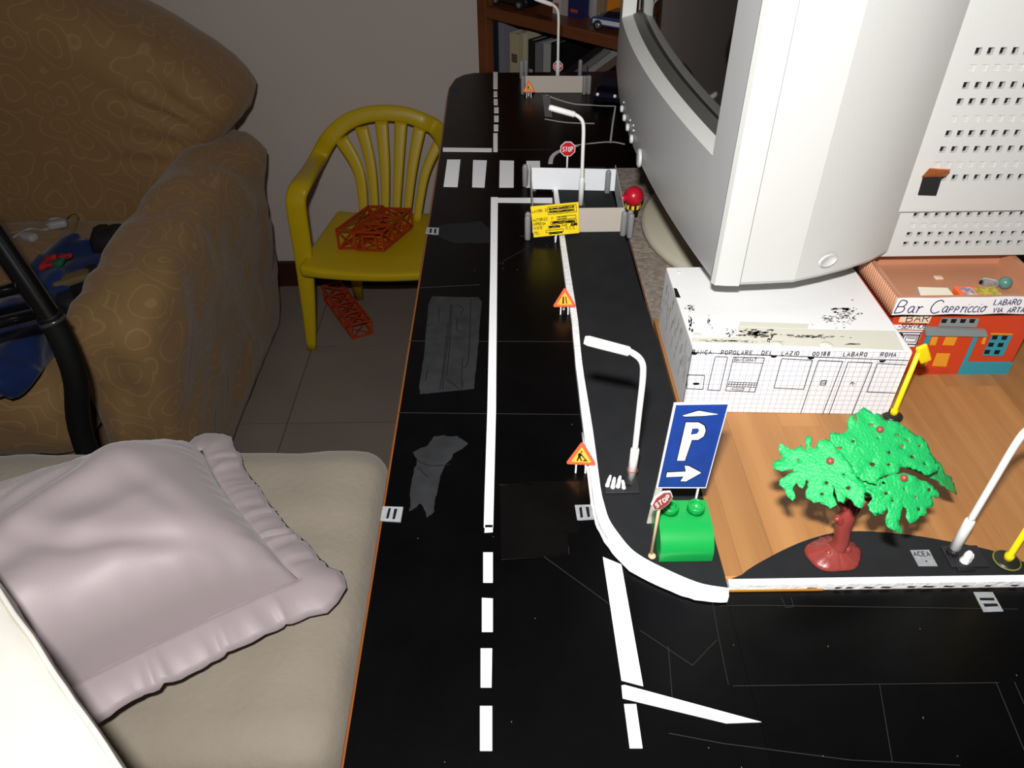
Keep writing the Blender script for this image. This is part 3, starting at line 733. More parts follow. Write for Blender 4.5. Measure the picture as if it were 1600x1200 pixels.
# roof sign
m = M()
n = 16; vs = []
for i in range(n+1):
    x = rx0-.0004+(rx1-rx0+.0008)*i/n; wv = .0004*math.sin(i*1.3)
    vs += [(x, ry0-.0006, .8112+wv), (x, ry0-.0006, RZ+.0002+wv*.5), (x, ry0-.0002, RZ+.0002+wv*.5), (x, ry0-.0002, .8112+wv)]
fs = [[4*i+k, 4*(i+1)+k, 4*(i+1)+(k+1) % 4, 4*i+(k+1) % 4] for i in range(n) for k in range(4)] + [[0, 1, 2, 3], [4*n+3, 4*n+2, 4*n+1, 4*n]]
m.add(vs, fs); sign = obj('roof_sign', m, white_paper, bar)
YS = ry0-.0006
fs_ = frame((0, YS, 0), (1, 0, 0), (0, 0, 1))
m = M()
def sp(x, y): p = at(1300+x*.1875, 380+y*.1875, Y=YS); return (p.x, p.z)
s0 = sp(525, 560); write(m, fs_, 'B', s0[0], .8130, .0100, .0007, gap=1, jit=0, slant=.15, widths=.9); write(m, fs_, 'ar', s0[0]+.0085, .8130, .0086, .0007, gap=.6, jit=0, slant=.1, widths=.9)
s1 = sp(812, 560); write(m, fs_, 'C', s1[0], .8125, .0108, .0007, gap=.5, jit=0, slant=.1, widths=1)
write(m, fs_, 'apppiccio'.replace('ppp', 'pp r')[:0] or 'a', s1[0]+.0085, .8130, .0080, .00065, gap=.2, jit=0, slant=.1)
cx = s1[0]+.0135
for ch, w_ in (('P', .0040), ('P', .0040), ('r', .0030), ('i', .0020), ('c', .0034), ('c', .0034), ('i', .0020), ('o', .0034)):
    write(m, fs_, ch, cx, .8130, .0046 if ch == 'P' else .0075, .0006, gap=0, jit=0, slant=.12, widths=.75); cx += w_
s2 = sp(1318, 545); write(m, fs_, 'LABARO  ROMA', s2[0]+.001, .8188, .0042, .0006, gap=1.5)
s3 = sp(1312, 600); write(m, fs_, 'VIA ARTA TERME', s3[0]+.001, .8124, .0040, .0006, gap=1.4)
# keep the lettering inside the sign
keep = [i for i, f in enumerate(m.f) if max(m.v[j][0] for j in f) < rx1-.0005]
m.f = [m.f[i] for i in keep]; m.sm = [m.sm[i] for i in keep]
obj('lettering', m, blue_ink, sign)
def bp(x, y, d=0): p = at(1300+x*.1875, 380+y*.1875, Y=BY-d); return (p.x, p.z)
def plate(nm, P_, mt, th=.0008, parent=bar, d0=0, bev=.0002):
    pts = [bp(*p, d0) for p in P_]
    a = sum(pts[i][0]*pts[(i+1) % len(pts)][1]-pts[(i+1) % len(pts)][0]*pts[i][1] for i in range(len(pts)))
    if a < 0: pts.reverse()
    mx = Matrix(((1, 0, 0, 0), (0, 0, -1, BY-d0), (0, 1, 0, 0), (0, 0, 0, 1)))
    mm = M(); mm.prism(pts, 0, th, mx=mx); return obj(nm, mm, mt, parent, bevel=bev)
mm = plate('wainscot', [(1125,985),(1482,985),(1420,1112),(1035,1118)], teal, .0012)
for k in range(14):
    x0_ = bp(1075+k*26, 1110)[0]; z0_ = bp(1075, 1108)[1]; z1_ = bp(1150, 990)[1]
    g = M(); g.box((x0_, BY-.0016, z0_), (x0_+.0022, BY-.0010, z1_)); obj('slat', g, teal, bar)
plate('door_post', [(1180,765),(1215,765),(1060,1118),(1022,1118)], teal, .0016)
plate('door_post', [(790,755),(825,758),(745,935),(712,935)], teal, .0016)
plate('canopy', [(765,690),(1270,712),(1285,762),(765,752)], greyt, .0030)
dr = plate('door', [(818,765),(1180,768),(1025,1110),(670,1105)], org_p, .0010)
for P_ in ([(832,780),(885,780),(862,850),(808,848)], [(948,780),(1045,782),(1015,852),(918,848)], [(765,915),(822,915),(785,1020),(728,1015)], [(872,915),(985,918),(950,1028),(832,1022)]):
    plate('door_pane', P_, yel, .0004, dr, .0010)
plate('door_sill', [(690,1040),(980,1050),(960,1080),(675,1070)], mat('dark_orange', (188, 60, 40), .4), .0004, dr, .0010)
tw = plate('transom_window', [(915,620),(1225,625),(1200,695),(885,685)], greyt, .0010)
for x in (912, 990, 1068, 1145): plate('pane', [(x+5, 630), (x+52, 632), (x+36, 664), (x-4, 662)], dk, .0003, tw, .0010)
wn = plate('side_window', [(1330,765),(1495,768),(1420,935),(1250,932)], teal, .0010)
for x, y in ((1340, 768), (1420, 770), (1308, 828), (1388, 830), (1276, 888), (1358, 890)): plate('pane', [(x, y), (x+45, y+1), (x+30, y+34), (x-12, y+33)], dk, .0003, wn, .0010)
plate('window_lintel', [(1325,748),(1505,752),(1500,762),(1320,758)], yel, .0008)
plate('wall_lamp', [(1258,785),(1280,775),(1262,835),(1240,832)], yel, .0016)
bs = plate('bar_sign', [(575,598),(830,606),(805,665),(552,655)], mat('cream_paper', (232, 208, 180), .7), .0006)
m = M(); fr = frame((0, BY-.0006, 0), (1, 0, 0), (0, 0, 1)); p = bp(612, 648); write(m, fr, 'BAR', p[0], p[1]-.0002, .0058, .0005, gap=1.8, widths=1.1); obj('lettering', m, ink, bs)
ss = plate('service_sign', [(500,678),(772,682),(760,718),(505,712)], white_paper, .0008)
m = M(); fr = frame((0, BY-.0008, 0), (1, 0, 0), (0, 0, 1)); p = bp(540, 706); write(m, fr, '-SERVICE', p[0], p[1], .0036, .0005, gap=1.3, widths=.9); obj('lettering', m, ink, ss)
tp = plate('drawn_terminal', [(510,725),(752,730),(700,860),(500,860)], white_paper, .0006)
m = M()
def pl2(P_, wd=.0005, close=False):
    q = [bp(*p) for p in P_]
    if close: q.append(q[0])
    for a, b in zip(q, q[1:]): ribbon(m, [a, b], fr, wd)
fr = frame((0, BY-.0006, 0), (1, 0, 0), (0, 0, 1))
pl2([(540,738),(748,740)], .0006); pl2([(740,738),(690,860)], .0006); pl2([(600,758),(728,762),(700,840),(570,835)], .0008, True); pl2([(615,772),(710,775),(690,820),(600,815)], .0004, True); pl2([(625,785),(695,790)], .0005); pl2([(555,750),(585,752),(570,790)], .0014)
obj('drawing', m, ink, tp)
# things on the bar roof
RF = .8130
def onroof(x, y, z=RF): return at(1300+x*.1875, 380+y*.1875, z=z)
t = thing('glass_trinket', 'clear little glass bottle with green round cap on the toy bar roof', 'bottle', onroof(1330, 345))
gl = mat('clear_plastic', (225, 230, 235), .08, .5, trans=.85, ior=1.3)
a = onroof(1235, 330, RF+.0042); b = onroof(1390, 340, RF+.0042)
m = M(); m.tube(smooth([a, a+(b-a)*.15, a+(b-a)*.5, a+(b-a)*.9], 5), [.0028+.0014*math.sin(math.pi*i/15) for i in range(16)], 14); obj('bottle_body', m, gl, t)
m = M(); m.sphere(onroof(1445, 330, RF+.0048), .0046, 10); obj('cap', m, mat('green_glass', (84, 128, 118), .2, .6), t)
m = M(); m.sphere(a+Vector((.0004, -.001, .001)), .0019, 7); obj('stopper', m, ink, t)
t = onroof(885, 292); m = M(); m.rbox((t.x, t.y, RF+.0006), (.0060, .0045, .0012), .0005, 2); tag(obj('paper_scrap', m, mat('cream_bit', (222, 196, 168), .7), org=(t.x, t.y, RF)), 'tiny cream paper scrap lying on the toy bar roof tray', 'scrap')
t = thing('sweet_packet', 'orange printed plastic packet behind the handwritten bar sign', 'packet', onroof(1150, 440))
pk = mat('orange_packet', (236, 96, 40), .2, .6, bump=.4, bscale=60, coat=.5); pk2 = mat('printed_packet', (96, 120, 50), .3, .5, var=1, vscale=260, col2=(226, 190, 60)); pk3 = mat('printed_purple', (110, 84, 130), .3, .5, var=1, vscale=240, col2=(230, 210, 190))
a = onroof(1130, 425)
def crump(k): 
    return lambda p: p+Vector((0, 0, .0010*noise.noise(p*k)))
yy = ry0+.0105
m = M(); m.rbox((.3290, yy, RF+.0050), (.0250, .0150, .0100), .0012, 5, warp=crump(400)); obj('packet_top', m, pk, t)
m = M(); m.rbox((.3370, yy-.0005, RF+.0098), (.0150, .0110, .0020), .0006, 4, warp=crump(500)); obj('printed_label', m, pk2, t)
m = M(); m.rbox((.3235, yy-.0005, RF+.0096), (.0090, .0100, .0020), .0006, 4, warp=crump(500)); obj('purple_label', m, pk3, t)
t = tag(obj('folded_paper', (lambda mm: (mm.add([(.287, ry0+.004, RF+.0104), (.312, ry0+.004, RF+.0090), (.312, ry0+.015, RF+.0002), (.2885, ry0+.014, RF+.0120), (.292, ry0+.019, RF+.0003), (.310, ry0+.014, RF+.0110), (.287, ry0+.004, RF+.0002)], [(0, 1, 5, 3), (3, 5, 2, 4), (0, 3, 4, 6)]), mm)[1])(M()), mat('cream_card', (222, 214, 194), .7), org=(.303, .452, RF)), 'folded cream card sticking up behind the bar sign', 'card')
sol = t.modifiers.new('solid', 'SOLIDIFY'); sol.thickness = .0003

# ribbed cup at the right edge
m = M(); prof = [(.036, 0)]
for k in range(12): z_ = .003+k*.0052; r_ = .0375+k*.0002; prof += [(r_, z_), (r_+.0012, z_+.0014), (r_+.0012, z_+.0032), (r_, z_+.0044)]
prof += [(.0395, .068), (.037, .068), (.035, .004)]
m.lathe(prof, n=48); 
for i in range(len(m.v)): x, y, z_ = m.v[i]; m.v[i] = (x+.4225, y+.418, z_+L1)
tag(obj('ribbed_cup', m, mat('pale_grey_plastic', (160, 160, 160), .4, .5, var=.2, vscale=30, col2=(176, 146, 146)), org=(.4225, .418, L1)), 'pale grey ribbed round cup at the right edge beside the toy bar', 'cup')

# ================================================================= street lamps
def street_lamp(x, y, z, label, sd=1, hs=1):
    t = thing('street_lamp', label, 'model street lamp', (x, y, z), group=None)
    m = M(); m.rbox((x-.0065*sd, y-.002, z+.0009), (.0215, .0150, .0018), .0004, 2); obj('base_plate', m, mat('plate_plastic', (34, 34, 38), .5, .5), t)
    m = M(); m.tube([(x, y, z+.001), (x, y, z+.030), (x, y, z+.0315)], [.0029, .0027, .0019], 14); obj('sleeve', m, white_plastic, t)
    H_ = lambda h: z+.030+(h-.030)*hs
    pth = smooth([(x, y, z+.030), (x-.0005*sd, y, H_(.06)), (x-.0010*sd, y, H_(.088)), (x-.0030*sd, y, H_(.0985)), (x-.0090*sd, y, H_(.1045)), (x-.016*sd, y, H_(.1070))], 6)
    m = M(); m.tube(pth, [.00185]*len(pth), 12); obj('pole', m, white_plastic, t)
    m = M(); a_, b_ = Vector((x-.0100*sd, y, H_(.1050))), Vector((x-.0355*sd, y, H_(.1135)))
    m.tube([a_, a_+(b_-a_)*.04, a_+(b_-a_)*.92, b_], [.0022, .0029, .0029, .0022], 12); obj('lamp_head', m, white_plastic, t)
    return t
def putty(t, x, y, z, lumps, mt=white_plastic):
    for i, (dx, dy, r, h, tilt) in enumerate(lumps):
        m = M(); pth = smooth([(x+dx, y+dy, z), (x+dx+tilt*.4, y+dy, z+h*.5), (x+dx+tilt, y+dy+.0005, z+h)], 3)
        m.tube(pth, [r*1.3, r*1.1, r, r*.9, r*.95, r*.7, r*.45][:len(pth)], 8); obj('glue_lump', m, mt, t)
la = street_lamp(.0768, .334, L1, 'white street lamp beside the blue parking sign, thread around its foot')
putty(la, .0768, .3315, L1+.0012, [(-.0155, -.001, .0013, .0095, .0016), (-.0122, -.0025, .0014, .0092, .0006), (-.0088, -.002, .0014, .0098, .0008), (-.0052, -.003, .0013, .0070, -.0012)])
m = M(); m.tube([(.0768+.0032*math.cos(a), .334+.0032*math.sin(a), L1+.0125+.0004*math.sin(3*a)) for a in [i*.4 for i in range(32)]], .00022, 5); obj('thread', m, mat('red_thread', (160, 60, 50), .8), la)
m = M(); m.tube(smooth([(.0745, .3315, L1+.011), (.0700, .3305, L1+.0075), (.0725, .3295, L1+.0035), (.0760, .3300, L1+.0022)], 5), .0002, 5); obj('wire', m, ink, la)
street_lamp(.0770, .730, L1, 'white street lamp inside the middle white barrier with the yellow notice', 1, .875)
street_lamp(.0772, 1.150, D, 'far street lamp rising in front of the bookcase')
lb = street_lamp(.2540, .2735, ZP, 'white street lamp at the right edge on the semicircular sidewalk, black paint at its foot', -1)
putty(lb, .2540, .2690, ZP+.0012, [(.0045, -.0012, .0024, .0085, .0008), (.0065, -.0008, .0018, .0060, .0012)])
m = M(); m.tube([(.254, .2735, ZP), (.254, .2735, ZP+.0065)], [.0034, .0030], 12); obj('black_paint', m, mat('thick_black_paint', (28, 28, 30), .35, .5, bump=1, bscale=400), lb)
m = M(); m.rbox((.2575, .2655, ZP+.0008), (.010, .008, .0016), .0006, 2); obj('foot_tab', m, mat('black_plastic', (22, 22, 24), .5, .5), lb)

# ================================================================= road signs
red = mat('sign_red', (196, 24, 40), .4, .5); wht = mat('sign_white', (232, 230, 228), .5, .4); orng = mat('sign_orange', (226, 96, 62), .5, .4); yl = mat('sign_yellow', (246, 184, 62), .5, .4)
wood_stick = mat('pale_stick', (206, 176, 142), .6, .3)
def stop_sign(x, y, z, hc, r, rz, label, stick, pole_r=.0010, redm=red, roll=0):
    t = thing('stop_sign', label, 'model road sign', (x, y, z), rz)
    m = M(); m.tube([(0, .0009, .0006), (0, .0009, hc)], pole_r, 8); obj('post', m, stick, t, local=True)
    m = M(); m.lathe([(.0024, 0), (.0022, .0010), (.0012, .0016)], n=14); obj('foot', m, stick, t, local=True)
    mx = Matrix.Translation((0, 0, hc)) @ Matrix.Rotation(roll, 4, 'Y') @ Matrix.Rotation(math.pi/2, 4, 'X')
    oc = lambda q: [(q*math.cos(math.pi/8+k*math.pi/4), q*math.sin(math.pi/8+k*math.pi/4)) for k in range(8)]
    m = M(); m.prism(oc(r), -.0004, .0006, mx=mx); p = obj('plate', m, wht, t, local=True)
    m = M(); m.prism(oc(r*.9), .0004, .0008, mx=mx); q = obj('red_face', m, redm, p, local=True)
    m = M(); fr = frame((0, -.0008, hc), (math.cos(roll), 0, -math.sin(roll)), (math.sin(roll), 0, math.cos(roll))); h_ = r*.58; tw_ = M(); L_ = write(tw_, fr, 'STOP', 0, 0, h_, .0003, gap=1.3, jit=0, widths=.6)
    write(m, fr, 'STOP', -L_/2+h_*.09, -h_/2, h_, r*.10, gap=1.3, jit=0, widths=.6); obj('lettering', m, wht, p, local=True)
stop_sign(.0815, .2760, L1, .0480, .0070, math.radians(26), 'old stop sign on a pale stick at the green brick', wood_stick, .0009, mat('faded_red', (168, 70, 66), .5), math.radians(-22))
stop_sign(.0672, .800, D, .0385, .0088, 0, 'stop sign behind the middle white barrier', wht)
stop_sign(.0785, 1.165, D, .0180, .0078, math.radians(-10), 'far stop sign in front of the bookcase foot', wht)
def tri_sign(x, y, z, rz, label, pic, s=.0195, legc=wht):
    t = thing('warning_sign', label, 'model road sign', (x, y, z), rz)
    tilt = Matrix.Translation((0, -.001, .0075)) @ Matrix.Rotation(math.radians(78), 4, 'X')
    def tri(q): return [(-q/2, 0), (q/2, 0), (0, q*.866)]
    def rt(q, r_=.0012):
        P = []; B = tri(q); cen = Vector((0, q*.289))
        for k in range(3):
            v = Vector(B[k]); d = (v-cen).normalized(); c2 = v-d*2*r_
            a0_ = math.atan2(d.y, d.x)
            for j in range(-3, 4): a_ = a0_+j*math.radians(20); P.append((c2.x+r_*math.cos(a_), c2.y+r_*math.sin(a_)))
        return P
    m = M(); m.prism(rt(s), -.0006, .0003, mx=tilt); p = obj('plate', m, orng, t, local=True)
    k = .66; off = Matrix.Translation((0, s*.289*(1-k), 0))
    m = M(); m.prism([(a, b+s*.289*(1-k)) for a, b in rt(s*k, .0006)], .0002, .00055, mx=tilt); obj('yellow_face', m, yl, p, local=True)
    m = M()
    def q2(P_): m.prism(P_, .0005, .0008, mx=tilt)
    u_ = s/20
    if pic == 'narrow':
        q2([(-1.9*u_, 3*u_), (-.6*u_, 3*u_), (-.6*u_, 9.2*u_), (-1.6*u_, 9.2*u_)]); q2([(.5*u_, 9.2*u_), (.8*u_, 6*u_), (1.3*u_, 3*u_), (2.2*u_, 3*u_), (1.6*u_, 6.2*u_), (1.2*u_, 9.2*u_)])
    else:
        q2([(-3*u_, 3*u_), (-2.2*u_, 3*u_), (-1.3*u_, 5.5*u_), (-.2*u_, 3.0*u_), (.6*u_, 3*u_), (-.6*u_, 6*u_), (.2*u_, 8*u_), (-.8*u_, 9*u_), (-2.2*u_, 8.4*u_), (-2.1*u_, 6*u_)])
        q2([(-.2*u_, 7.2*u_), (2.4*u_, 4.1*u_), (2.8*u_, 4.4*u_), (.2*u_, 7.9*u_)]); q2([(.8*u_, 3*u_), (4.2*u_, 3*u_), (2.6*u_, 4.4*u_)])
        q2([(-.5*u_, 9.3*u_), (.4*u_, 9.3*u_), (.4*u_, 10.4*u_), (-.5*u_, 10.4*u_)])
    obj('pictogram', m, ink, p, local=True)
    for sx in (-1, 1):
        m = M(); m.bar((sx*.0032, -.0010, 0), (sx*.0030, .0006, .0095), .0019, .0010); obj('leg', m, legc, t, local=True)
    m = M(); m.bar((0, .0060, 0), (0, .0012, .0120), .0019, .0010); obj('leg', m, legc, t, local=True)
tri_sign(.0462, .350, D, math.radians(-4), 'triangular roadworks sign by the curb left of the blue sign', 'works', .0205)
tri_sign(.0475, .5365, D, 0, 'triangular road narrows sign on the curb line below the yellow notice', 'narrow', .0205)
tri_sign(.0330, 1.0835, D, 0, 'small triangular roadworks sign at the far barrier', 'works', .0190)

# blue parking sign
t = thing('parking_sign', 'tall blue parking sign with white P and arrow behind the green brick', 'model road sign', (.088, .300, L1))
pc = [at(u, v, Y=.300) for u, v in ((1026, 761), (1102, 761), (1138, 630), (1054, 631))]
nA = Vector((0, -1, 0))
def pq(u, v, d=0): p = at(u, v, Y=.300); return p+nA*d
def pprism(pix, d0, d1, holes=()):
    mm = M(); mx = Matrix(((1, 0, 0, 0), (0, 0, -1, .300), (0, 1, 0, 0), (0, 0, 0, 1)))
    def cv(L):
        p = [at(u, v, Y=.300) for u, v in L]; p = [(a.x, a.z) for a in p]
        return p
    P = cv(pix); a = sum(P[i][0]*P[(i+1) % len(P)][1]-P[(i+1) % len(P)][0]*P[i][1] for i in range(len(P)))
    if a < 0: P.reverse()
    mm.prism(P, d0, d1, holes=[cv(h) for h in holes], mx=mx); return mm
blu = mat('marker_blue', (27, 62, 144), .5, .4, var=.18, vscale=120, bump=.1)
panel = obj('panel', pprism([(1025,762),(1103,762),(1139,629.5),(1053,630)], -.0006, .0004), white_paper, t)
obj('blue_face', pprism([(1028,760),(1102,760),(1137,631),(1056,632)], .0003, .0006), blu, panel)
zp = lambda L: [(840+x*.25, 620+y*.25) for x, y in L]
Pout = [(925,155),(1005,155),(1040,175),(1048,205),(1035,240),(1000,262),(962,262),(918,392),(870,392)]
Phole = [(965,192),(1000,190),(1008,205),(995,225),(955,232)]
def grow(P, k):
    c = Vector((sum(p[0] for p in P)/len(P), sum(p[1] for p in P)/len(P))); out = []
    n = len(P); a = sum(P[i][0]*P[(i+1) % n][1]-P[(i+1) % n][0]*P[i][1] for i in range(n)); sg = 1 if a > 0 else -1
    for i in range(n):
        e0 = (Vector(P[i])-Vector(P[i-1])).normalized(); e1 = (Vector(P[(i+1) % n])-Vector(P[i])).normalized()
        nn_ = (Vector((e0.y, -e0.x))+Vector((e1.y, -e1.x)))*sg; nn_.normalize(); q = Vector(P[i])+nn_*k; out.append((q.x, q.y))
    return out
arr = [(808,468),(925,462),(918,425),(945,428),(1020,468),(925,522),(892,520),(912,490),(802,495)]
cap_ = [(1005,82),(1125,103),(1040,112),(920,116),(905,112)]
for P_, H_ in ((Pout, [Phole]), (arr, []), (cap_, [])):
    obj('outline', pprism(zp(grow(P_, 7)), .0005, .0007, [zp(grow(h, -4)) for h in H_]), ink, panel)
    obj('letter' if H_ else 'arrow', pprism(zp(P_), .0006, .0009, [zp(h) for h in H_]), white_paper, panel)
m = M()
a = [(.0845, .3006, .7900), (.0885, .3006, .7900), (.0848, .3006, L1), (.0822, .3006, L1)]
m.add(a+[(x, y+.0012, z_) for x, y, z_ in a], [(0, 1, 2, 3), (7, 6, 5, 4), (0, 4, 5, 1), (1, 5, 6, 2), (2, 6, 7, 3), (3, 7, 4, 0)]); obj('support_strip', m, mat('grey_white_card', (196, 192, 182), .7), t)
m = M(); m.box((.1085, .3006, L1), (.1095, .3018, .7880)); obj('support_strip', m, white_paper, t)

# green brick
t = thing('toy_brick', 'green curved plastic toy brick with two studs', 'toy brick', (.1, .286, L1))
grn = mat('green_plastic', (20, 152, 68), .3, .5, sss=.15)
bx0, bx1, by0, by1, bh = .0848, .1153, .2712, .3015, .0195
prof = [(by1, 0), (by1, bh), (by1-.012, bh)]
prof += [(by0+.0005+(by1-.012-by0)*(1-math.sin(a)) if False else by1-.012-(by1-.012-by0)*math.sin(a), bh*.30+(bh*.70)*math.cos(a)) for a in [math.pi/2*i/12 for i in range(1, 13)]]
prof += [(by0+.0002, .0008), (by0+.001, 0)]
mx = Matrix(((0, 0, 1, 0), (1, 0, 0, 0), (0, 1, 0, L1), (0, 0, 0, 1)))
m = M(); m.prism(prof[::-1], bx0, bx1, mx=mx); obj('brick_body', m, grn, t, bevel=.0007)
for sx in (.0925, .1076):
    m = M(); c_ = (sx, by1-.0075, L1+bh)
    m.lathe([(.0052, -.0005), (.0049, .0040), (.0046, .0044), (.0037, .0044), (.0034, .0040), (.0033, .0002), (.0001, .0002)], c=c_, n=28); obj('stud', m, grn, t)

# ================================================================= barriers
gp = mat('grey_clear_plastic', (150, 150, 150), .25, .5, alpha=.75)
pap = mat('barrier_paper', (232, 236, 240), .6, .3); bei = mat('beige_card', (188, 178, 168), .7, .2)
t = thing('barrier_enclosure', 'white card enclosure around the middle street lamp', 'model barrier', (.07, .73, D))
hB = .0300
def wallq(nm, a, b, z0, z1, mt, parent=t, th=.0008):
    a, b = Vector((*a, z0)), Vector((*b, z0)); e = (b-a).normalized(); nn_ = Vector((-e.y, e.x, 0))*th
    up = Vector((0, 0, z1-z0)); vs = [a, b, b+up, a+up, a+nn_, b+nn_, b+nn_+up, a+nn_+up]
    m_ = M(); m_.add(vs, [(0, 1, 2, 3), (7, 6, 5, 4), (1, 5, 6, 2), (0, 3, 7, 4), (3, 2, 6, 7), (0, 4, 5, 1)]); return obj(nm, m_, mt, parent)
zt = at(832, 262, Y=.772).z
wallq('rear_panel', (.0272, .772), (.1165, .765), L1+.0002, zt, pap)
wallq('front_panel', (.0255, .672), (.1135, .672), L1+.0004, at(940, 325, Y=.672).z, bei)
wallq('left_panel', (.0255, .672), (.0265, .785), L1+.0002, zt-.002, bei)
wallq('right_panel', (.1135, .672), (.1170, .778), L1+.0002, zt-.001, mat('pale_grey_card', (176, 180, 182), .7), th=-.0008)
def capsule(x, y, z, h, r=.0030, parent=t, mt=None):
    m_ = M(); m_.lathe([(r*.8, 0), (r, .001), (r, h-r), (r*.85, h-r*.45), (r*.5, h-r*.12), (r*.05, h)], c=(x, y, z), n=16); obj('corner_post', m_, mt or gp, parent)
for x, y, z_ in ((.0205, .790, D), (.0300, .779, D), (.1080, .7605, L1), (.0200, .668, D), (.0205, .6755, D), (.1130, .6645, L1), (.1205, .668, D+.0008), (.1205, .6755, D+.0008)): capsule(x, y, z_, .026)
no = thing('notice_board', 'yellow works notice leaning on the middle barrier', 'notice', (.047, .66, D))
YN = .6605
q = [at(u, v, Y=YN) for u, v in ((834, 371), (905, 364), (904, 316), (829, 323))]
m = M(); th = Vector((0, .0008, 0)); m.add(q+[p+th for p in q], [(0, 1, 2, 3), (7, 6, 5, 4), (0, 4, 5, 1), (1, 5, 6, 2), (2, 6, 7, 3), (3, 7, 4, 0)])
pn = obj('panel', m, mat('notice_yellow', (246, 214, 34), .6, .3), no)
m = M(); m.bar((q[0]+q[1])/2+Vector((0, .0030, .004)), Vector((.047, YN+.0080, D+.0002)), .0014); m.bar((q[0]+q[1])/2+Vector((0, .0012, .004)), Vector((.047, YN+.001, D+.0002)), .0014); obj('prop_stick', m, wht, no)
e1 = (q[1]-q[0]).normalized(); fr = frame(q[0]+Vector((0, -.0001, 0)), e1, q[3]-q[0]); Wn = (q[1]-q[0]).length; Hn = (q[3]-q[0]).length
m = M()
def nt_(txt, x, y, h=.085): return write(m, fr, txt, Wn*x, Hn*y, Hn*h, .00038, gap=1.3, widths=.75, jit=.3)
def rect(x0, y0, x1, y1, wd=.0004):
    c4 = [(Wn*x0, Hn*y0), (Wn*x1, Hn*y0), (Wn*x1, Hn*y1), (Wn*x0, Hn*y1), (Wn*x0, Hn*y0)]
    for a_, b_ in zip(c4, c4[1:]): ribbon(m, [a_, b_], fr, wd)
def scrib(x0, y0, x1, y1, n=4):
    for k in range(n):
        y_ = y0+(y1-y0)*(k+.5)/n; ribbon(m, [(Wn*(x0+(x1-x0)*i/8), Hn*(y_+random.uniform(-.012, .012))) for i in range(9)], fr, Hn*(y1-y0)/n*.8)
nt_('LAVORI DI', .02, .80); rect(.36, .70, .97, .93); scrib(.38, .83, .93, .90); scrib(.38, .74, .93, .80, 3)
nt_("AUTORIZZ. N'", .02, .52); rect(.54, .50, .95, .60); nt_('124332', .56, .515, .07)
nt_('IMPRESA', .02, .385); rect(.40, .37, .96, .46); scrib(.43, .385, .93, .445, 3)
nt_('INIZIO', .02, .26); scrib(.34, .25, .60, .33, 3); nt_('FINE', .64, .265, .07); scrib(.83, .26, .97, .35, 3)
nt_('TEL.', .02, .09); rect(.28, .11, .66, .19); scrib(.34, .05, .64, .12, 3); nt_('M.C.C', .72, .15, .10)
obj('writing', m, ink, pn)
# far barrier
t2 = thing('barrier_enclosure', 'beige card barrier at the far end of the desk', 'model barrier', (.07, 1.1, D))
zt2 = at(870, 118, Y=1.104).z
wallq('front_panel', (.0285, 1.104), (.1185, 1.1), D+.0004, zt2, bei, t2)
wallq('right_panel', (.1185, 1.1), (.1215, 1.165), D+.0004, zt2-.004, mat('dark_card', (40, 38, 38), .7), t2, th=-.0008)
for x, y in ((.0245, 1.168), (.031, 1.172), (.112, 1.170), (.0250, 1.0985), (.1120, 1.0945), (.1185, 1.0955)): capsule(x, y, D, .026, parent=t2)

# red lamp toy on striped base
t = thing('toy_beacon', 'red round toy head with yellow and black collar beside the barrier', 'toy', (.1275, .725, D))
rx, ry, rz0 = .1290, .7150, D+.0008
m = M(); m.lathe([(.0062, 0), (.0062, .0085), (.0058, .0090)], c=(rx, ry, rz0), n=20); obj('base', m, ink, t)
m = M(); m.lathe([(.0066, .0090), (.0074, .0095), (.0074, .0140), (.0066, .0146)], c=(rx, ry, rz0), n=24); col = obj('collar', m, ink, t)
m = M()
for k in range(9):
    a_ = k*2*math.pi/9-.3; p = Vector((rx+.0074*math.cos(a_), ry+.0074*math.sin(a_), rz0)); e = Vector((-math.sin(a_), math.cos(a_), 0)); n_ = Vector((math.cos(a_), math.sin(a_), 0))
    vs = []
    for z_ in (.0095, .0140):
        for s_, d_ in ((-1, 0), (1, 0), (1, .0004), (-1, .0004)): vs.append(p+e*.0014*s_+n_*d_+Vector((0, 0, z_)))
    m.add(vs, [(0, 1, 2, 3), (7, 6, 5, 4), (0, 4, 5, 1), (1, 5, 6, 2), (2, 6, 7, 3), (3, 7, 4, 0)])
obj('yellow_stripe', m, mat('stripe_yellow', (240, 200, 50), .5), col)
crm = mat('crimson_plastic', (186, 22, 44), .3, .5)
m = M(); m.sphere((rx, ry, rz0+.0215), .0100, 14); m.lathe([(.0068, .0140), (.0085, .0175)], c=(rx, ry, rz0), n=20); obj('red_head', m, crm, t)
m = M(); m.tube([(rx-.006, ry-.003, rz0+.0215), (rx-.0135, ry-.005, rz0+.0215), (rx-.0142, ry-.0052, rz0+.0215)], [.0036, .0036, .0026], 14); obj('nozzle', m, crm, t)

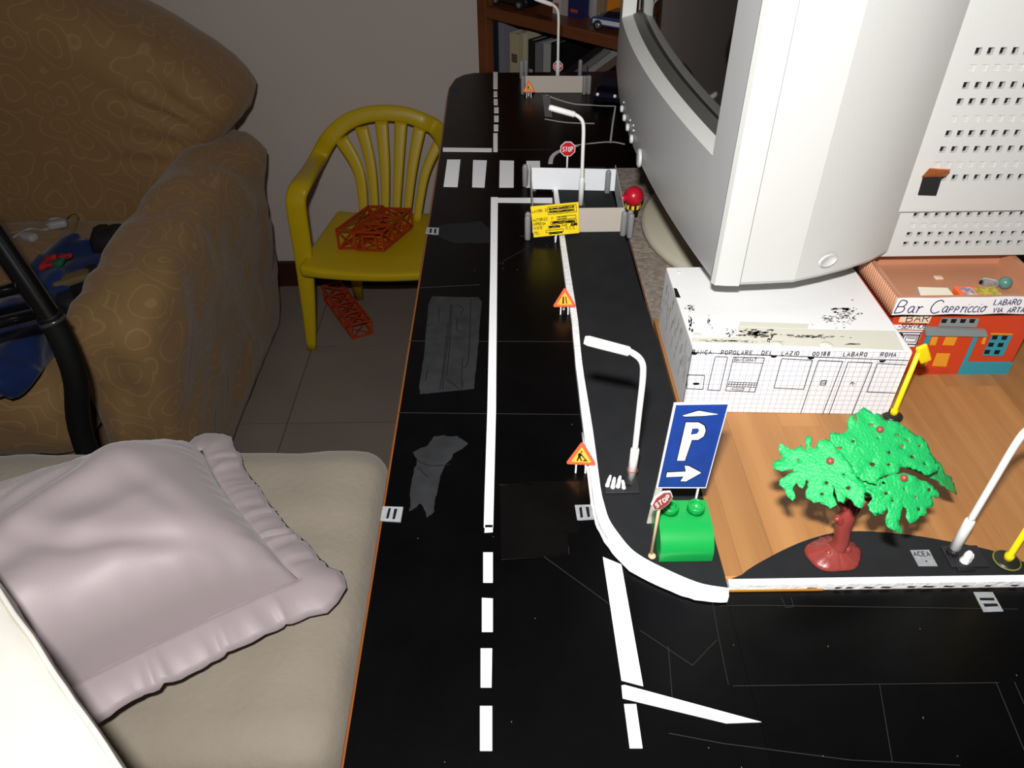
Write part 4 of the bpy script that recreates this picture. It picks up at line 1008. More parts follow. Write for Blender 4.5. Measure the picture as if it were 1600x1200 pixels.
# yellow flag poles
ylw = mat('yellow_plastic', (240, 214, 24), .35, .5)
def pole(x, y, z, label, ztop, r_base, flag=True, green=False):
    t = thing('yellow_pole', label, 'toy pole', (x, y, z))
    m = M(); m.lathe([(r_base, 0), (r_base, .0012), (r_base*.82, .0022), (.0040, .0028)], c=(x, y, z), n=28); bs_ = obj('base_disc', m, mat('black_disc', (34, 34, 30), .35, .5), t)
    if green: 
        m = M(); m.tube([(x+r_base*.98*math.cos(a), y+r_base*.98*math.sin(a), z+.0010) for a in [2*math.pi*i/32 for i in range(33)]], .00055, 6); obj('green_rim', m, mat('olive_rim', (110, 118, 50), .4), bs_)
    m = M(); m.tube([(x, y, z+.002), (x, y, z+.006), (x, y, z+.0075), (x, y, ztop)], [.0026, .0026, .0017, .0016], 12); obj('pole', m, ylw, t)
    if flag:
        m = M(); m.rbox((x+.0005, y, ztop-.0015), (.0075, .0030, .0150), .0014, 3, mx=Matrix.Translation((x, y, ztop)) @ Matrix.Rotation(math.radians(-30), 4, 'Y') @ Matrix.Translation((-x+.0015, -y, -ztop-.002))); obj('flag_head', m, ylw, t)
pole(.2690, .3945, L1, 'yellow pole with black base at the right corner of the white box', .8120, .0068)
pole(.2835, .2685, ZP, 'thin yellow pole on a round black base at the right edge', .8350, .0072, green=True)

# ================================================================= toy tree
t = thing('toy_tree', 'plastic toy tree with bright green leaf sprays and brown trunk', 'toy tree', (.186, .272, ZP))
brn = mat('brown_plastic', (136, 56, 50), .35, .5, bump=.25, bscale=120)
cxT, cyT = .1860, .2745
m = M(); nn = 36; vs = []; fs = []; rings = [(1.0, 0), (1.03, .0012), (.95, .0028), (.6, .0048), (.35, .0065), (.15, .0085)]
for rr_, z_ in rings:
    for k in range(nn):
        a_ = 2*math.pi*k/nn; r_ = .0150*rr_*(1+.07*math.sin(2*a_+1)+.04*math.sin(5*a_)+(.03*math.sin(17*a_) if .3 < rr_ < 1 else 0))
        vs.append((cxT+r_*math.cos(a_)*1.0, cyT+r_*math.sin(a_)*.85, ZP+z_+(.0005*math.sin(14*a_) if .3 < rr_ < .99 else 0)))
for j in range(5):
    for k in range(nn): fs.append([j*nn+k, j*nn+(k+1) % nn, (j+1)*nn+(k+1) % nn, (j+1)*nn+k])
fs += [list(range(nn))[::-1], [5*nn+k for k in range(nn)]]
m.add(vs, fs, True); obj('root_base', m, brn, t)
m = M()
tr = smooth([(cxT+.001, cyT+.001, ZP+.003), (cxT+.002, cyT+.001, ZP+.012), (cxT+.001, cyT+.003, ZP+.024), (cxT+.003, cyT+.006, ZP+.036), (cxT+.006, cyT+.010, ZP+.052)], 4)
m.tube(tr, [.0062, .0055, .0050, .0047, .0045, .0044, .0044, .0044, .0046, .0048, .0048, .0044, .0040, .0036, .0032, .0028, .0024][:len(tr)], 12)
m.tube(smooth([(cxT+.001, cyT+.003, ZP+.024), (cxT-.004, cyT+.002, ZP+.030), (cxT-.006, cyT+.001, ZP+.029)], 3), [.0032, .0030, .0028, .0024, .0022, .002, .0014], 8)
m.tube(smooth([(cxT+.002, cyT+.003, ZP+.028), (cxT+.010, cyT+.006, ZP+.040), (cxT+.022, cyT+.006, ZP+.044)], 3), [.003, .0026, .0022, .002, .0018, .0016, .0014], 8)
m.tube(smooth([(cxT+.002, cyT+.005, ZP+.032), (cxT-.010, cyT+.006, ZP+.046), (cxT-.022, cyT+.004, ZP+.052)], 3), [.003, .0026, .0022, .002, .0018, .0016, .0014], 8)
m.sphere((cxT+.0065, cyT-.0005, ZP+.006), .0026, 6); m.sphere((cxT-.0045, cyT-.002, ZP+.005), .0022, 6)
obj('trunk', m, brn, t)
leaf = mat('leaf_green_plastic', (32, 172, 92), .35, .5, bump=.5, bscale=700, sss=.1)
PA = [(300,310),(345,330),(360,350),(385,340),(415,325),(430,350),(440,355),(435,300),(450,270),(470,285),(470,340),(490,345),(510,300),(540,290),(580,300),(600,340),(640,380),(680,430),(700,480),(760,540),(750,580),(755,620),(740,655),(700,640),(680,610),(655,595),(640,635),(610,625),(595,560),(585,530),(585,590),(605,640),(570,660),(540,640),(510,625),(480,630),(440,600),(440,560),(455,520),(440,505),(420,555),(400,545),(390,520),(370,560),(385,600),(370,620),(345,600),(330,560),(300,535),(300,510),(340,480),(370,470),(375,450),(350,455),(310,465),(270,450),(262,425),(285,400),(320,390),(300,360)]
PB = [(575,255),(600,255),(640,260),(660,245),(675,230),(665,200),(675,165),(690,165),(700,200),(715,190),(710,150),(740,130),(755,115),(775,135),(800,160),(830,155),(860,180),(890,190),(930,200),(980,230),(1020,260),(1060,275),(1090,310),(1110,350),(1150,390),(1170,440),(1100,480),(1000,440),(940,440),(930,470),(880,480),(830,500),(820,530),(780,520),(740,500),(700,470),(690,430),(650,415),(610,410),(590,380),(600,350),(640,340),(640,325),(600,330),(580,300)]
PC = [(900,340),(960,350),(1000,330),(1060,330),(1110,360),(1160,430),(1180,470),(1240,490),(1260,520),(1278,575),(1230,565),(1180,540),(1130,510),(1060,480),(980,440),(930,410)]
PD = [(780,640),(800,610),(790,590),(760,560),(790,560),(840,540),(850,500),(900,480),(960,470),(1020,490),(1060,510),(1100,520),(1150,560),(1165,590),(1150,605),(1130,590),(1120,610),(1130,650),(1090,660),(1080,690),(1050,700),(1040,730),(990,740),(975,700),(970,660),(950,650),(945,690),(940,730),(960,795),(920,780),(880,760),(870,720),(880,680),(870,650),(850,690),(810,700),(785,670)]
PE = [(690,440),(740,440),(790,470),(860,500),(900,520),(860,560),(800,580),(760,600),(700,560),(660,520),(670,470)]
holesA = [(548,525,9),(525,585,8),(665,550,10),(400,400,7),(640,480,6)]
holesB = [(790,215,8),(690,305,8),(880,365,8),(795,425,12),(880,428,7),(820,290,5),(950,330,9),(1010,385,10),(930,270,8),(1045,325,8),(980,300,6),(1080,420,7)]
holesD = [(865,580,9),(1100,562,10),(1040,665,9),(855,525,8),(1020,600,7),(900,620,6),(960,560,5)]
def spray(nm, P_, holes, p0, n_, dome, jag=5):
    p0 = Vector(p0); n_ = Vector(n_).normalized(); ex = Vector((1, 0, 0)); ex = (ex-n_*ex.dot(n_)).normalized(); ey = n_.cross(ex)
    def cv(L): 
        out = []
        for x, y in L:
            p = atp(1130+x*.2941, 600+y*.2941, p0, n_)-p0; out.append((p.dot(ex), p.dot(ey)))
        return out
    R2 = []
    for i in range(len(P_)):
        a_, b_ = Vector(P_[i]), Vector(P_[(i+1) % len(P_)]); L_ = (b_-a_).length; k = max(1, int(L_/14)); e = (b_-a_).normalized(); nn_ = Vector((-e.y, e.x))
        for j in range(k):
            q = a_+(b_-a_)*(j/k)
            if j: q += nn_*random.uniform(-jag, jag)
            R2.append((q.x, q.y))
    out = cv(R2)
    if sum(out[i][0]*out[(i+1) % len(out)][1]-out[(i+1) % len(out)][0]*out[i][1] for i in range(len(out))) < 0: out.reverse()
    hl = [cv([(x+r_*1.3*math.cos(a_), y+r_*math.sin(a_)) for a_ in [2*math.pi*k/7 for k in range(7)]]) for x, y, r_ in holes]
    # fill on a jittered grid so the sheet can bend
    from mathutils.geometry import delaunay_2d_cdt
    pts = [Vector(p) for p in out]; edges = [(i, (i+1) % len(out)) for i in range(len(out))]; 
    for h in hl:
        o_ = len(pts); pts += [Vector(p) for p in h]; edges += [(o_+i, o_+(i+1) % len(h)) for i in range(len(h))]
    minx, maxx = min(p.x for p in pts), max(p.x for p in pts); miny, maxy = min(p.y for p in pts), max(p.y for p in pts)
    st = .0024; y = miny
    while y < maxy:
        x = minx
        while x < maxx: pts.append(Vector((x+random.uniform(-.0007, .0007), y+random.uniform(-.0007, .0007)))); x += st
        y += st
    v2, e2_, f2, *_ = delaunay_2d_cdt(pts, edges, [], 0, 1e-6)
    def inside(p, poly_):
        c = False; n__ = len(poly_)
        for i in range(n__):
            x1, y1 = poly_[i]; x2, y2 = poly_[(i+1) % n__]
            if (y1 > p[1]) != (y2 > p[1]) and p[0] < (x2-x1)*(p[1]-y1)/(y2-y1)+x1: c = not c
        return c
    fin = []
    for f in f2:
        c = [sum(v2[i][k] for i in f)/len(f) for k in (0, 1)]
        if inside(c, out) and not any(inside(c, h) for h in hl): fin.append(list(f))
    used = sorted({i for f in fin for i in f}); mp2 = {i: k for k, i in enumerate(used)}
    vs = []
    for i in used:
        x, y = v2[i]; rr_ = x*x+y*y
        zz = -dome*rr_+.0009*noise.noise(Vector((x*260, y*260, p0.x*50)))+.0006*math.sin(math.atan2(y, x)*9)*min(1, rr_/.0003)
        vs.append(p0+ex*x+ey*y+n_*zz)
    m_ = M(); m_.add(vs, [[mp2[i] for i in f] for f in fin], True)
    o_ = obj(nm, m_, leaf, t); s_ = o_.modifiers.new('solid', 'SOLIDIFY'); s_.thickness = .0009; s_.offset = 0
    return p0, n_
cA = at(1130+530*.2941, 600+470*.2941, Y=.2700); cB = at(1130+850*.2941, 600+330*.2941, Y=.2900); cC = at(1130+1060*.2941, 600+430*.2941, Y=.2900); cD = at(1130+940*.2941, 600+610*.2941, Y=.2600)
spray('leaf_spray', PA, holesA, cA, (-.25, -.45, .86), 3)
spray('leaf_spray', PD, holesD, cD, (.15, -.6, .78), 5)
spray('leaf_spray', PC, [(1010,390,8),(1110,440,7)], cC+Vector((0, .001, -.002)), (.5, -.35, .8), 3)
spray('leaf_spray', PE, [], at(1360, 750, Y=.277), (0, -.5, .86), 2)
spray('leaf_spray', PB, holesB, cB, (.12, -.45, .88), 3)
for x, y, c_ in ((828, 245, cB), (567, 412, cA), (955, 500, cD)):
    nrm_ = {id(cB): (.12, -.45, .88), id(cA): (-.25, -.45, .86), id(cD): (.15, -.6, .78)}[id(c_)]
    p = atp(1130+x*.2941, 600+y*.2941, c_, nrm_)+Vector(nrm_)*.0008
    m = M(); m.sphere(p, .0020, 8); obj('cherry', m, mat('cherry_brown', (150, 70, 60), .3, .5), t)

# ================================================================= bookcase (45 degrees in the corner)
bk_w = wood('bookcase_wood', (116, 66, 36), (88, 48, 26), .4, .6, axis=0)
BO = Vector((-.052, 1.552, 0)); RZB = math.radians(-45)
bc = thing('bookcase', 'brown wooden bookcase standing across the corner behind the desk end', 'bookcase', BO, RZB)
Bw, Bd = .56, .27
def lb_(nm, lo, hi, bev=.0015): m_ = M(); m_.box(lo, hi); return obj(nm, m_, bk_w, bc, bevel=bev, local=True)
lb_('side_panel', (0, 0, 0), (.024, Bd, 1.5)); lb_('side_panel', (Bw-.024, 0, 0), (Bw, Bd, 1.5)); lb_('back_panel', (.024, Bd-.008, 0), (Bw-.024, Bd, 1.5))
SH = [.06, .46, .768, 1.12, 1.48]
for z_ in SH: lb_('shelf', (.024, 0, z_-.020), (Bw-.024, Bd-.008, z_))
BM = ORG[bc.name]
nB = BM.to_3x3() @ Vector((0, 1, 0))
def bu(u, v, dep=.02):
    p = atp(u, v, BM @ Vector((0, dep, 0)), nB); q = BM.inverted() @ p; return q.x, q.z
def book(u0, u1, vt, col, label, dep=.02, base=.46, txt=None, rough=.5, depth=.16, hmax=None, nm='book', cat='book'):
    x0, zt_ = bu(u0, vt, dep); x1, _ = bu(u1, vt, dep); z_ = min(zt_, (.745 if base < .7 else 1.09))
    if hmax: z_ = min(z_, base+hmax)
    p = BM @ Vector(((x0+x1)/2, dep, base))
    t_ = thing(nm, label, cat, p, RZB); hw = max((x1-x0)/2-.0004, .002); h_ = z_-base
    cm = mat('book_%d_%d_%d' % col, col, rough, .4)
    m_ = M(); m_.box((-hw, 0, 0), (-hw+.0015, depth, h_)); m_.box((hw-.0015, 0, 0), (hw, depth, h_)); m_.box((-hw, -.0015, 0), (hw, 0, h_)); obj('cover', m_, cm, t_, local=True)
    m_ = M(); m_.box((-hw+.0015, 0, .002), (hw-.0015, depth-.003, h_-.003)); obj('pages', m_, mat('page_edges', (196, 188, 170), .8), t_, local=True)
    if txt:
        m_ = M(); 
        for (a_, b_, c2) in txt: m_.box((-hw*.6, -.0019, h_*a_), (hw*.6, -.0014, h_*b_))
        obj('spine_label', m_, mat('spine_print_%d' % txt[0][2][0], txt[0][2], .6), t_, local=True)
    return t_
book(768, 776.5, 24, (18, 30, 44), 'dark blue book at the left end of the lower shelf', txt=[(.12, .45, (150, 150, 150))])
book(777, 789, 27, (120, 118, 126), 'grey marbled binder beside the dark blue book', .025)
book(797, 812, 50, (168, 156, 128), 'thick cream book on the lower shelf', .03, txt=[(.80, .86, (90, 74, 60))])
book(812.5, 817, 50, (158, 152, 120), 'thin yellowish book between two cream books', .03)
book(817.5, 825, 51, (176, 170, 148), 'thin pale cream book right of the yellowish one', .03)
book(826, 836, 61, (26, 26, 28), 'black book with white title left of the grey books', .03, txt=[(.35, .8, (150, 150, 150))])
book(837, 849, 66, (104, 104, 108), 'mid grey book on the lower shelf', .03)
book(850, 861, 66, (150, 154, 156), 'pale grey book on the lower shelf behind the lamp post', .03)
book(862, 871, 66, (20, 20, 24), 'black book right of the pale grey one', .03)
# leaning books and papers
def lean(u, v, wd, h, ang, col, label, dep=.03, nm='book', cat='book'):
    x, z_ = bu(u, v, dep); x -= math.tan(ang)*(z_-.64); p = BM @ Vector((x, dep, .6405+wd*math.sin(ang)))
    t_ = thing(nm, label, cat, p, RZB)
    rot = Matrix.Rotation(ang, 4, 'Y'); cm = mat('book_%d_%d_%d' % col, col, .5, .4)
    m_ = M(); m_.box((0, 0, 0), (wd, .17, h), mx=rot); obj('cover', m_, cm, t_, local=True)
    m_ = M(); m_.box((.002, .001, .003), (wd-.002, .165, h+.0004), mx=rot); obj('pages', m_, mat('page_edges', (196, 188, 170), .8), t_, local=True)
for k_, (cl_, lb2) in enumerate((((60, 40, 30), 'bottom brown volume of the flat stack on the lower shelf'), ((120, 116, 108), 'pale volume in the middle of the flat stack'), ((40, 44, 60), 'slate blue volume on top of the flat stack'))):
    x_, _ = bu(872, 110, .03); p = BM @ Vector((x_+.002, .03, .4603+.060*k_))
    t_ = thing('book', lb2, 'book', p, RZB)
    cm = mat('stack_%d' % k_, cl_, .5, .4)
    m_ = M(); m_.box((0, 0, 0), (.22, .17, .0595)); obj('cover', m_, cm, t_, local=True, bevel=.001)
    m_ = M(); m_.box((.002, .003, .004), (.2205, .165, .0555)); obj('pages', m_, mat('page_edges', (196, 188, 170), .8), t_, local=True)
an_ = math.radians(52)
lean(893, 112, .013, .15, an_, (22, 22, 26), 'black book leaning right behind the far stop sign')
lean(908, 112, .012, .15, an_, (104, 104, 106), 'grey folder leaning right on the lower shelf')
lean(924, 112, .013, .15, an_, (138, 136, 132), 'pale grey folder leaning right on the lower shelf')
lean(941, 112, .012, .14, an_, (94, 78, 70), 'brownish folder leaning next to the monitor')
# upper shelf
book(790, 812, -60, (22, 22, 26), 'black box standing behind the dark toy car on the upper shelf', .10, .768, hmax=.16, nm='box', cat='box')
book(866, 879, -60, (176, 172, 170), 'white book with red band on the upper shelf', .05, .768, txt=[(.10, .22, (170, 60, 40))], hmax=.2)
book(880, 890, -60, (158, 146, 144), 'pinkish white book on the upper shelf', .05, .768, hmax=.2)
book(891, 911, -60, (30, 34, 78), 'navy book with white mark on the upper shelf', .05, .768, txt=[(.10, .16, (170, 170, 190))], hmax=.2)
book(937, 949, -60, (128, 112, 90), 'tan book on the upper shelf', .07, .768, hmax=.2)
book(950, 975, -60, (196, 118, 32), 'orange book on the upper shelf above the white toy car', .08, .768, hmax=.2)
x, _ = bu(922, 24, .07); p = BM @ Vector((x, .085, .768)); m = M(); m.lathe([(.013, 0), (.014, .002), (.014, .10), (.010, .108), (.004, .112)], c=p, n=24)
tag(obj('canister', m, mat('canister_grey', (150, 150, 150), .35, .5), org=p), 'grey white round canister on the upper shelf', 'canister')
def car(p, rz, cols, label, s=1.0, group=None):
    t_ = thing('toy_car', label, 'toy car', p, rz)
    body = [(-.040, .006), (-.041, .012), (-.038, .016), (-.022, .019), (-.012, .027), (.010, .028), (.022, .020), (.038, .018), (.041, .012), (.040, .006)]
    mx = Matrix(((s, 0, 0, 0), (0, 0, s, 0), (0, s, 0, 0), (0, 0, 0, 1)))
    m_ = M(); m_.prism([(a_, b_) for a_, b_ in body if b_ < .0205], -.016, .016, mx=mx); obj('body', m_, cols[0], t_, bevel=.0015, local=True)
    m_ = M(); m_.prism([(-.021, .0185), (-.012, .027), (.010, .028), (.021, .0195)], -.0135, .0135, mx=mx); obj('cabin', m_, cols[1], t_, bevel=.0012, local=True)
    m_ = M(); m_.box((-.034*s, -.0164*s, .009*s), (.034*s, -.0160*s, .015*s)); m_.box((-.034*s, .0160*s, .009*s), (.034*s, .0164*s, .015*s)); obj('side_stripe', m_, cols[2], t_, local=True)
    for wx in (-.025, .025):
        for wy in (-1, 1):
            m_ = M(); m_.lathe([(.0070*s, -.0025*s), (.0072*s, 0), (.0070*s, .0025*s), (.004*s, .0026*s)], n=20, mx=Matrix.Translation((wx*s, wy*.0155*s, .0071*s)) @ Matrix.Rotation(wy*-math.pi/2, 4, 'X')); wl = obj('wheel', m_, mat('tyre', (24, 24, 24), .6), t_, local=True)
            m_ = M(); m_.lathe([(.0042*s, 0), (.0038*s, .0008*s), (.001*s, .001*s)], n=14, mx=Matrix.Translation((wx*s, wy*.0178*s, .0071*s)) @ Matrix.Rotation(wy*-math.pi/2, 4, 'X')); obj('hub', m_, mat('hub_silver', (150, 150, 150), .3, .5, metal=.6), wl, local=True)
    m_ = M(); m_.sphere((-.0395*s, -.011*s, .0135*s), .0022*s, 6); m_.sphere((-.0395*s, .011*s, .0135*s), .0022*s, 6); obj('headlight', m_, wht, t_, local=True)
x, _ = bu(963, 46, .03); p = BM @ Vector((x, .035, .768)); car(p, RZB+math.radians(8), (mat('car_blue', (48, 56, 100), .3, .5, coat=.5), mat('car_window', (20, 22, 30), .15, .5), mat('car_white', (196, 200, 210), .3, .5)), 'white and blue toy car on the upper shelf by the monitor', 1.15)
x, _ = bu(798, 8, .03); p = BM @ Vector((x, .040, .768)); car(p, RZB, (mat('car_black', (20, 20, 24), .3, .5, coat=.5), mat('car_window', (20, 22, 30), .15, .5), mat('car_black', (20, 20, 24))), 'black toy car at the left of the upper shelf', 1.2)
p = at(948, 150, z=D); car(Vector((.1520, 1.085, D)), math.radians(70), (mat('car_navy', (10, 12, 30), .15, .6, coat=1), mat('car_window', (20, 22, 30), .15, .5), mat('car_navy', (16, 20, 52))), 'glossy navy toy car at the far barrier beside the monitor', 1.1)

# ================================================================= yellow child's chair
t = thing('child_chair', 'yellow plastic child chair standing against the wall', 'chair', (-.29, 1.6, 0))
yp = mat('chair_yellow', (212, 182, 20), .35, .5)
zz = lambda x, y: (440+x*.3415, 150+y*.3415)
pb0 = Vector((-.28, 1.665, .27)); pbn = Vector((0, 1, -.34)).normalized()
def bkp(x, y): return atp(*zz(x, y), pb0, pbn)
for i, (xt, yt, xm, ym, xb, yb, w0_, w1_) in enumerate(((272, 195, 355, 350, 378, 560, 30, 17), (365, 140, 410, 330, 430, 560, 27, 15), (456, 115, 472, 330, 475, 560, 27, 15), (546, 115, 535, 330, 523, 560, 26, 15), (632, 145, 598, 330, 572, 560, 26, 15), (718, 215, 655, 360, 618, 575, 22, 16))):
    P_ = smooth([bkp(xt, yt), bkp(xm, ym), bkp(xb, yb)], 6)
    k = .3415*1.62/1180
    m = M(); m.tube(P_, 0, 10, flat=[((w0_+(w1_-w0_)*j/12)*k*1.2, .0035) for j in range(13)], nrm=pbn); obj('slat', m, yp, t)
# rim: left leg, arm, arch, right arm, right leg
left = [((-.488, 1.512, 0), (0, -1, 0), .011), ((-.470, 1.503, .14), (0, -1, 0), .017), ((-.456, 1.497, .28), (0, -1, 0), .021), ((-.4520, 1.497, .37), (0, -1, .1), .022), ((-.448, 1.503, .408), (0, -.8, .6), .022),
        ((-.436, 1.535, .428), (0, -.5, .86), .022)]
P_ = [Vector(a[0]) for a in left]; N_ = [Vector(a[1]) for a in left]; Wd = [a[2] for a in left]
arch = [bkp(x, y) for x, y in ((165, 290), (215, 200), (285, 130), (370, 90), (470, 78), (570, 88), (650, 118), (720, 165))]
P_ += arch; N_ += [Vector((0, -1, .5))]+[-pbn]*7; Wd += [.0205, .0195, .0185, .018, .018, .018, .0185, .0195]
xc = (left[0][0][0]+.0)  # mirror about the arch centre
xm_ = -.262
for a in reversed(left[1:]): P_.append(Vector((2*xm_-a[0][0], a[0][1], a[0][2]))); N_.append(Vector(a[1])); Wd.append(a[2])
P_.append(Vector((2*xm_+.488, 1.512, 0))); N_.append(Vector((0, -1, 0))); Wd.append(.011)
def dens(L, k=4):
    return smooth(L, k)
PP = dens(P_); NN = dens(N_); WW = [v.x for v in dens([Vector((w_, 0, 0)) for w_ in Wd])]
m = M(); m.tube(PP, 0, 12, flat=[(w_, .0085) for w_ in WW], nrm=[n_.normalized() for n_ in NN]); obj('frame_rim', m, yp, t)
def seatwarp(p):
    x = (p.x-xm_)/.19; f_ = (1.72-p.y)/.27
    return Vector((xm_+(p.x-xm_)*(.78+.22*f_), p.y-.020*(1-x*x)*f_, p.z-.012*(1-x*x)*(1 if p.z > .262 else .3)+(-.004 if f_ > .8 else 0)))
m = M(); m.rbox((xm_, 1.585, .258), (.40, .27, .030), .012, 10, warp=seatwarp); obj('seat', m, yp, t)
for sx in (-1, 1):
    m = M(); m.tube([(xm_+sx*.125, 1.68, .255), (xm_+sx*.135, 1.715, .12), (xm_+sx*.142, 1.74, 0)], 0, 10, flat=[(.020, .015), (.017, .013), (.012, .010)], nrm=(0, -1, 0)); obj('rear_leg', m, yp, t)

# orange lattice toy parts
orl = mat('orange_lattice', (178, 62, 20), .4, .5)
def lattice(m_, o_, a_, b_, c_, n_=2, w_=.0045, sides=True):
    o_, a_, b_, c_ = map(Vector, (o_, a_, b_, c_))
    cs = [o_+x*a_+y*b_+z_*c_ for x in (0, 1) for y in (0, 1) for z_ in (0, 1)]
    for i in range(8):
        for j in range(i+1, 8):
            if bin(i ^ j).count('1') == 1: m_.bar(cs[i], cs[j], w_)
    for f in range(n_):
        f0, f1 = f/n_, (f+1)/n_
        for (p, q) in ((o_, c_), (o_+b_, c_), (o_, b_), (o_+c_, b_)):
            m_.bar(p+a_*f0, p+a_*f1+q, w_*.7); m_.bar(p+a_*f0+q, p+a_*f1, w_*.7)
            if f: m_.bar(p+a_*f0, p+a_*f0+q, w_*.8)
A = at(534, 397, z=.275); Bp = at(606, 404, z=.275)
sa = Vector((-.385, 1.555, .2665)); 
t = thing('lattice_block', 'orange plastic lattice pieces lying on the yellow chair seat', 'toy', (-.33, 1.6, .27))
m = M(); lattice(m, (-.382, 1.530, .2690), (.036, 0, 0), (.055, .115, 0), (0, 0, .046), 1); obj('left_frame', m, orl, t)
m = M(); lattice(m, (-.342, 1.524, .2690), (.055, .115, 0), (.062, -.006, 0), (0, 0, .044), 3); obj('right_frame', m, orl, t)
m = M(); m.bar((-.325, 1.520, .272), (-.325, 1.520, .304), .005); m.bar((-.295, 1.519, .272), (-.295, 1.519, .304), .005); m.bar((-.325, 1.520, .304), (-.295, 1.519, .304), .005); obj('front_hoop', m, orl, t)
t = thing('lattice_block', 'long orange plastic lattice piece on the floor under the yellow chair', 'toy', (-.45, 1.66, 0))
m = M(); lattice(m, (-.497, 1.735, .0035), (.105, -.185, 0), (.046, .022, 0), (0, 0, .040), 4); obj('lattice_frame', m, orl, t)

# ================================================================= armchair
cov = swirl('slipcover', (150, 117, 76), (164, 132, 92))
ac = thing('armchair', 'large armchair under a gold-brown scroll patterned cover', 'armchair', (-.95, 1.3, 0))
def fold(a=.006, k=7, seed=0, ex=(1, 1, 1)):
    def f(p):
        q = Vector((p.x*k*ex[0], p.y*k*ex[1], p.z*k*ex[2]+seed)); d = noise.noise(q)*a+noise.noise(q*2.3)*a*.5
        return p+Vector((d, d*.8, d))
    return f
def backwarp(p):
    f_ = fold(.007, 5, 2)
    q = f_(p)
    # shoulder of the back slopes down to the right, and pulls in above the arm
    if q.x > -.95: q.z -= max(0, q.z-.3)*.42*((q.x+.95)/.43)**1.6
    dd = math.exp(-((q.z-.50)/.05)**2)*.03*max(0, (q.x+.75)/.2)
    q.x -= dd
    st_ = max(0, min(1, (.58-q.z)/.10)); q.x -= .06*st_*max(0, min(1, (q.x+.9)/.3))
    # creases running from the arm joint
    for ang, off in ((.25, .0), (.5, .06), (.1, -.05), (.75, .10)):
        s_ = (q.z-.50)-ang*(-.56-q.x)-off*.5
        q.y += .014*math.exp(-(s_/.012)**2)*max(0, 1-abs(q.x+.66)/.16)
    return q
m = M(); m.rbox((-1.05, 1.625, .43), (1.06, .27, .80), .10, 44, warp=backwarp); obj('backrest', m, cov, ac)
def armwarp(p):
    f_ = fold(.013, 8, 5); q = f_(p); tz = max(0, min(1, (q.z-.05)/.45))
    q.x += -.05*(1-tz)*max(0, min(1, (q.x+.6875)/.165))
    q.z -= .05*max(0, (1.25-q.y)/.4)**2
    for cx_, cy_, a_ in ((-.66, 1.10, .9), (-.62, 1.02, 1.3), (-.64, 1.25, .5)):
        s_ = (q.x-cx_)*math.cos(a_)+(q.y-cy_)*math.sin(a_)+(q.z-.42)*.3
        q.z -= .012*max(0, min(1, (q.z-.30)/.15))*math.exp(-(s_/.014)**2)*math.exp(-((q.x-cx_)**2+(q.y-cy_)**2)/.012)
    # fabric gathers on the front
    if q.y < 1.0: q.y += .008*min(1, (1-q.y)/.06)*math.sin(q.x*55+q.z*9)*max(0, 1-(q.z-.05)/.5)
    return q
m = M(); m.rbox((-.605, 1.285, .262), (.165, .73, .524), .065, 40, warp=armwarp); obj('armrest', m, cov, ac)
m = M(); m.rbox((-1.47, 1.215, .25), (.19, .62, .50), .085, 14, warp=fold(.007, 6, 9)); obj('armrest', m, cov, ac)
m = M(); m.rbox((-1.045, 1.19, .30), (.70, .62, .17), .06, 26, warp=fold(.012, 7, 11)); obj('seat_cushion', m, cov, ac)
m = M(); m.rbox((-1.065, 1.22, .115), (.66, .58, .23), .02, 12, warp=fold(.006, 7, 1)); obj('skirt', m, cov, ac)
SZ = .385
# things on the armchair seat
t = thing('cable', 'white cable with plug lying on the armchair seat', 'cable', (-.93, 1.35, SZ))
cw = mat('cable_white', (168, 168, 168), .4, .5)
pts = [at(u, v, z=SZ+.006) for u, v in ((0, 372), (25, 362), (50, 362), (75, 355), (95, 347), (112, 333), (121, 340), (112, 365), (96, 380))]
m = M(); m.tube(smooth(pts, 5), .0022, 6); obj('cord', m, mat('cable_tan', (150, 130, 100), .5), t)
pts = [at(u, v, z=SZ+.006) for u, v in ((20, 372), (45, 358), (70, 360), (84, 352), (100, 350), (95, 342), (78, 343), (74, 352))]
m = M(); m.tube(smooth(pts, 5), .0032, 6); obj('cord', m, cw, t)
for u, v, r_ in ((90, 350, .4), (45, 370, -.4)):
    p = at(u, v, z=SZ+.014); m = M(); m.rbox((0, 0, 0), (.036, .020, .016), .006, 3, mx=Matrix.Translation(p) @ Matrix.Rotation(r_, 4, 'Z')); obj('plug', m, cw, t)
p = at(168, 362, z=.455); t = thing('dark_toy', 'small black toy by the armrest at the back of the seat', 'toy', (p.x, p.y, SZ))
m = M(); m.rbox((p.x, p.y, .425), (.075, .05, .07), .018, 6, warp=fold(.012, 30, 3)); obj('toy_body', m, mat('toy_black', (26, 22, 24), .5), t)
m = M()
for k in range(3): m.rbox((p.x-.03-.010*k, p.y-.05-.012*k, .405-.004*k), (.016, .006, .005), .002, 2, mx=None)
obj('stripe', m, mat('pale_stripe', (170, 160, 120), .5), t)
t = thing('blue_jacket', 'crumpled blue garment on the armchair seat behind the black tube', 'garment', (-.84, 1.1, SZ))
bl = mat('blue_cloth', (26, 52, 108), .7, .2, bump=.3, bscale=60, var=.5, vscale=9, sheen=.2)
c1 = at(70, 455, z=SZ+.03); m = M(); m.rbox((min(c1.x, -.775), c1.y+.02, SZ+.022), (.115, .26, .06), .025, 14, warp=fold(.022, 14, 4)); obj('cloth', m, bl, t)
c2_ = at(15, 545, z=SZ+.04); m = M(); m.rbox((c2_.x-.03, c2_.y-.02, SZ+.025), (.15, .17, .065), .026, 12, warp=fold(.022, 14, 8)); obj('cloth', m, bl, t)
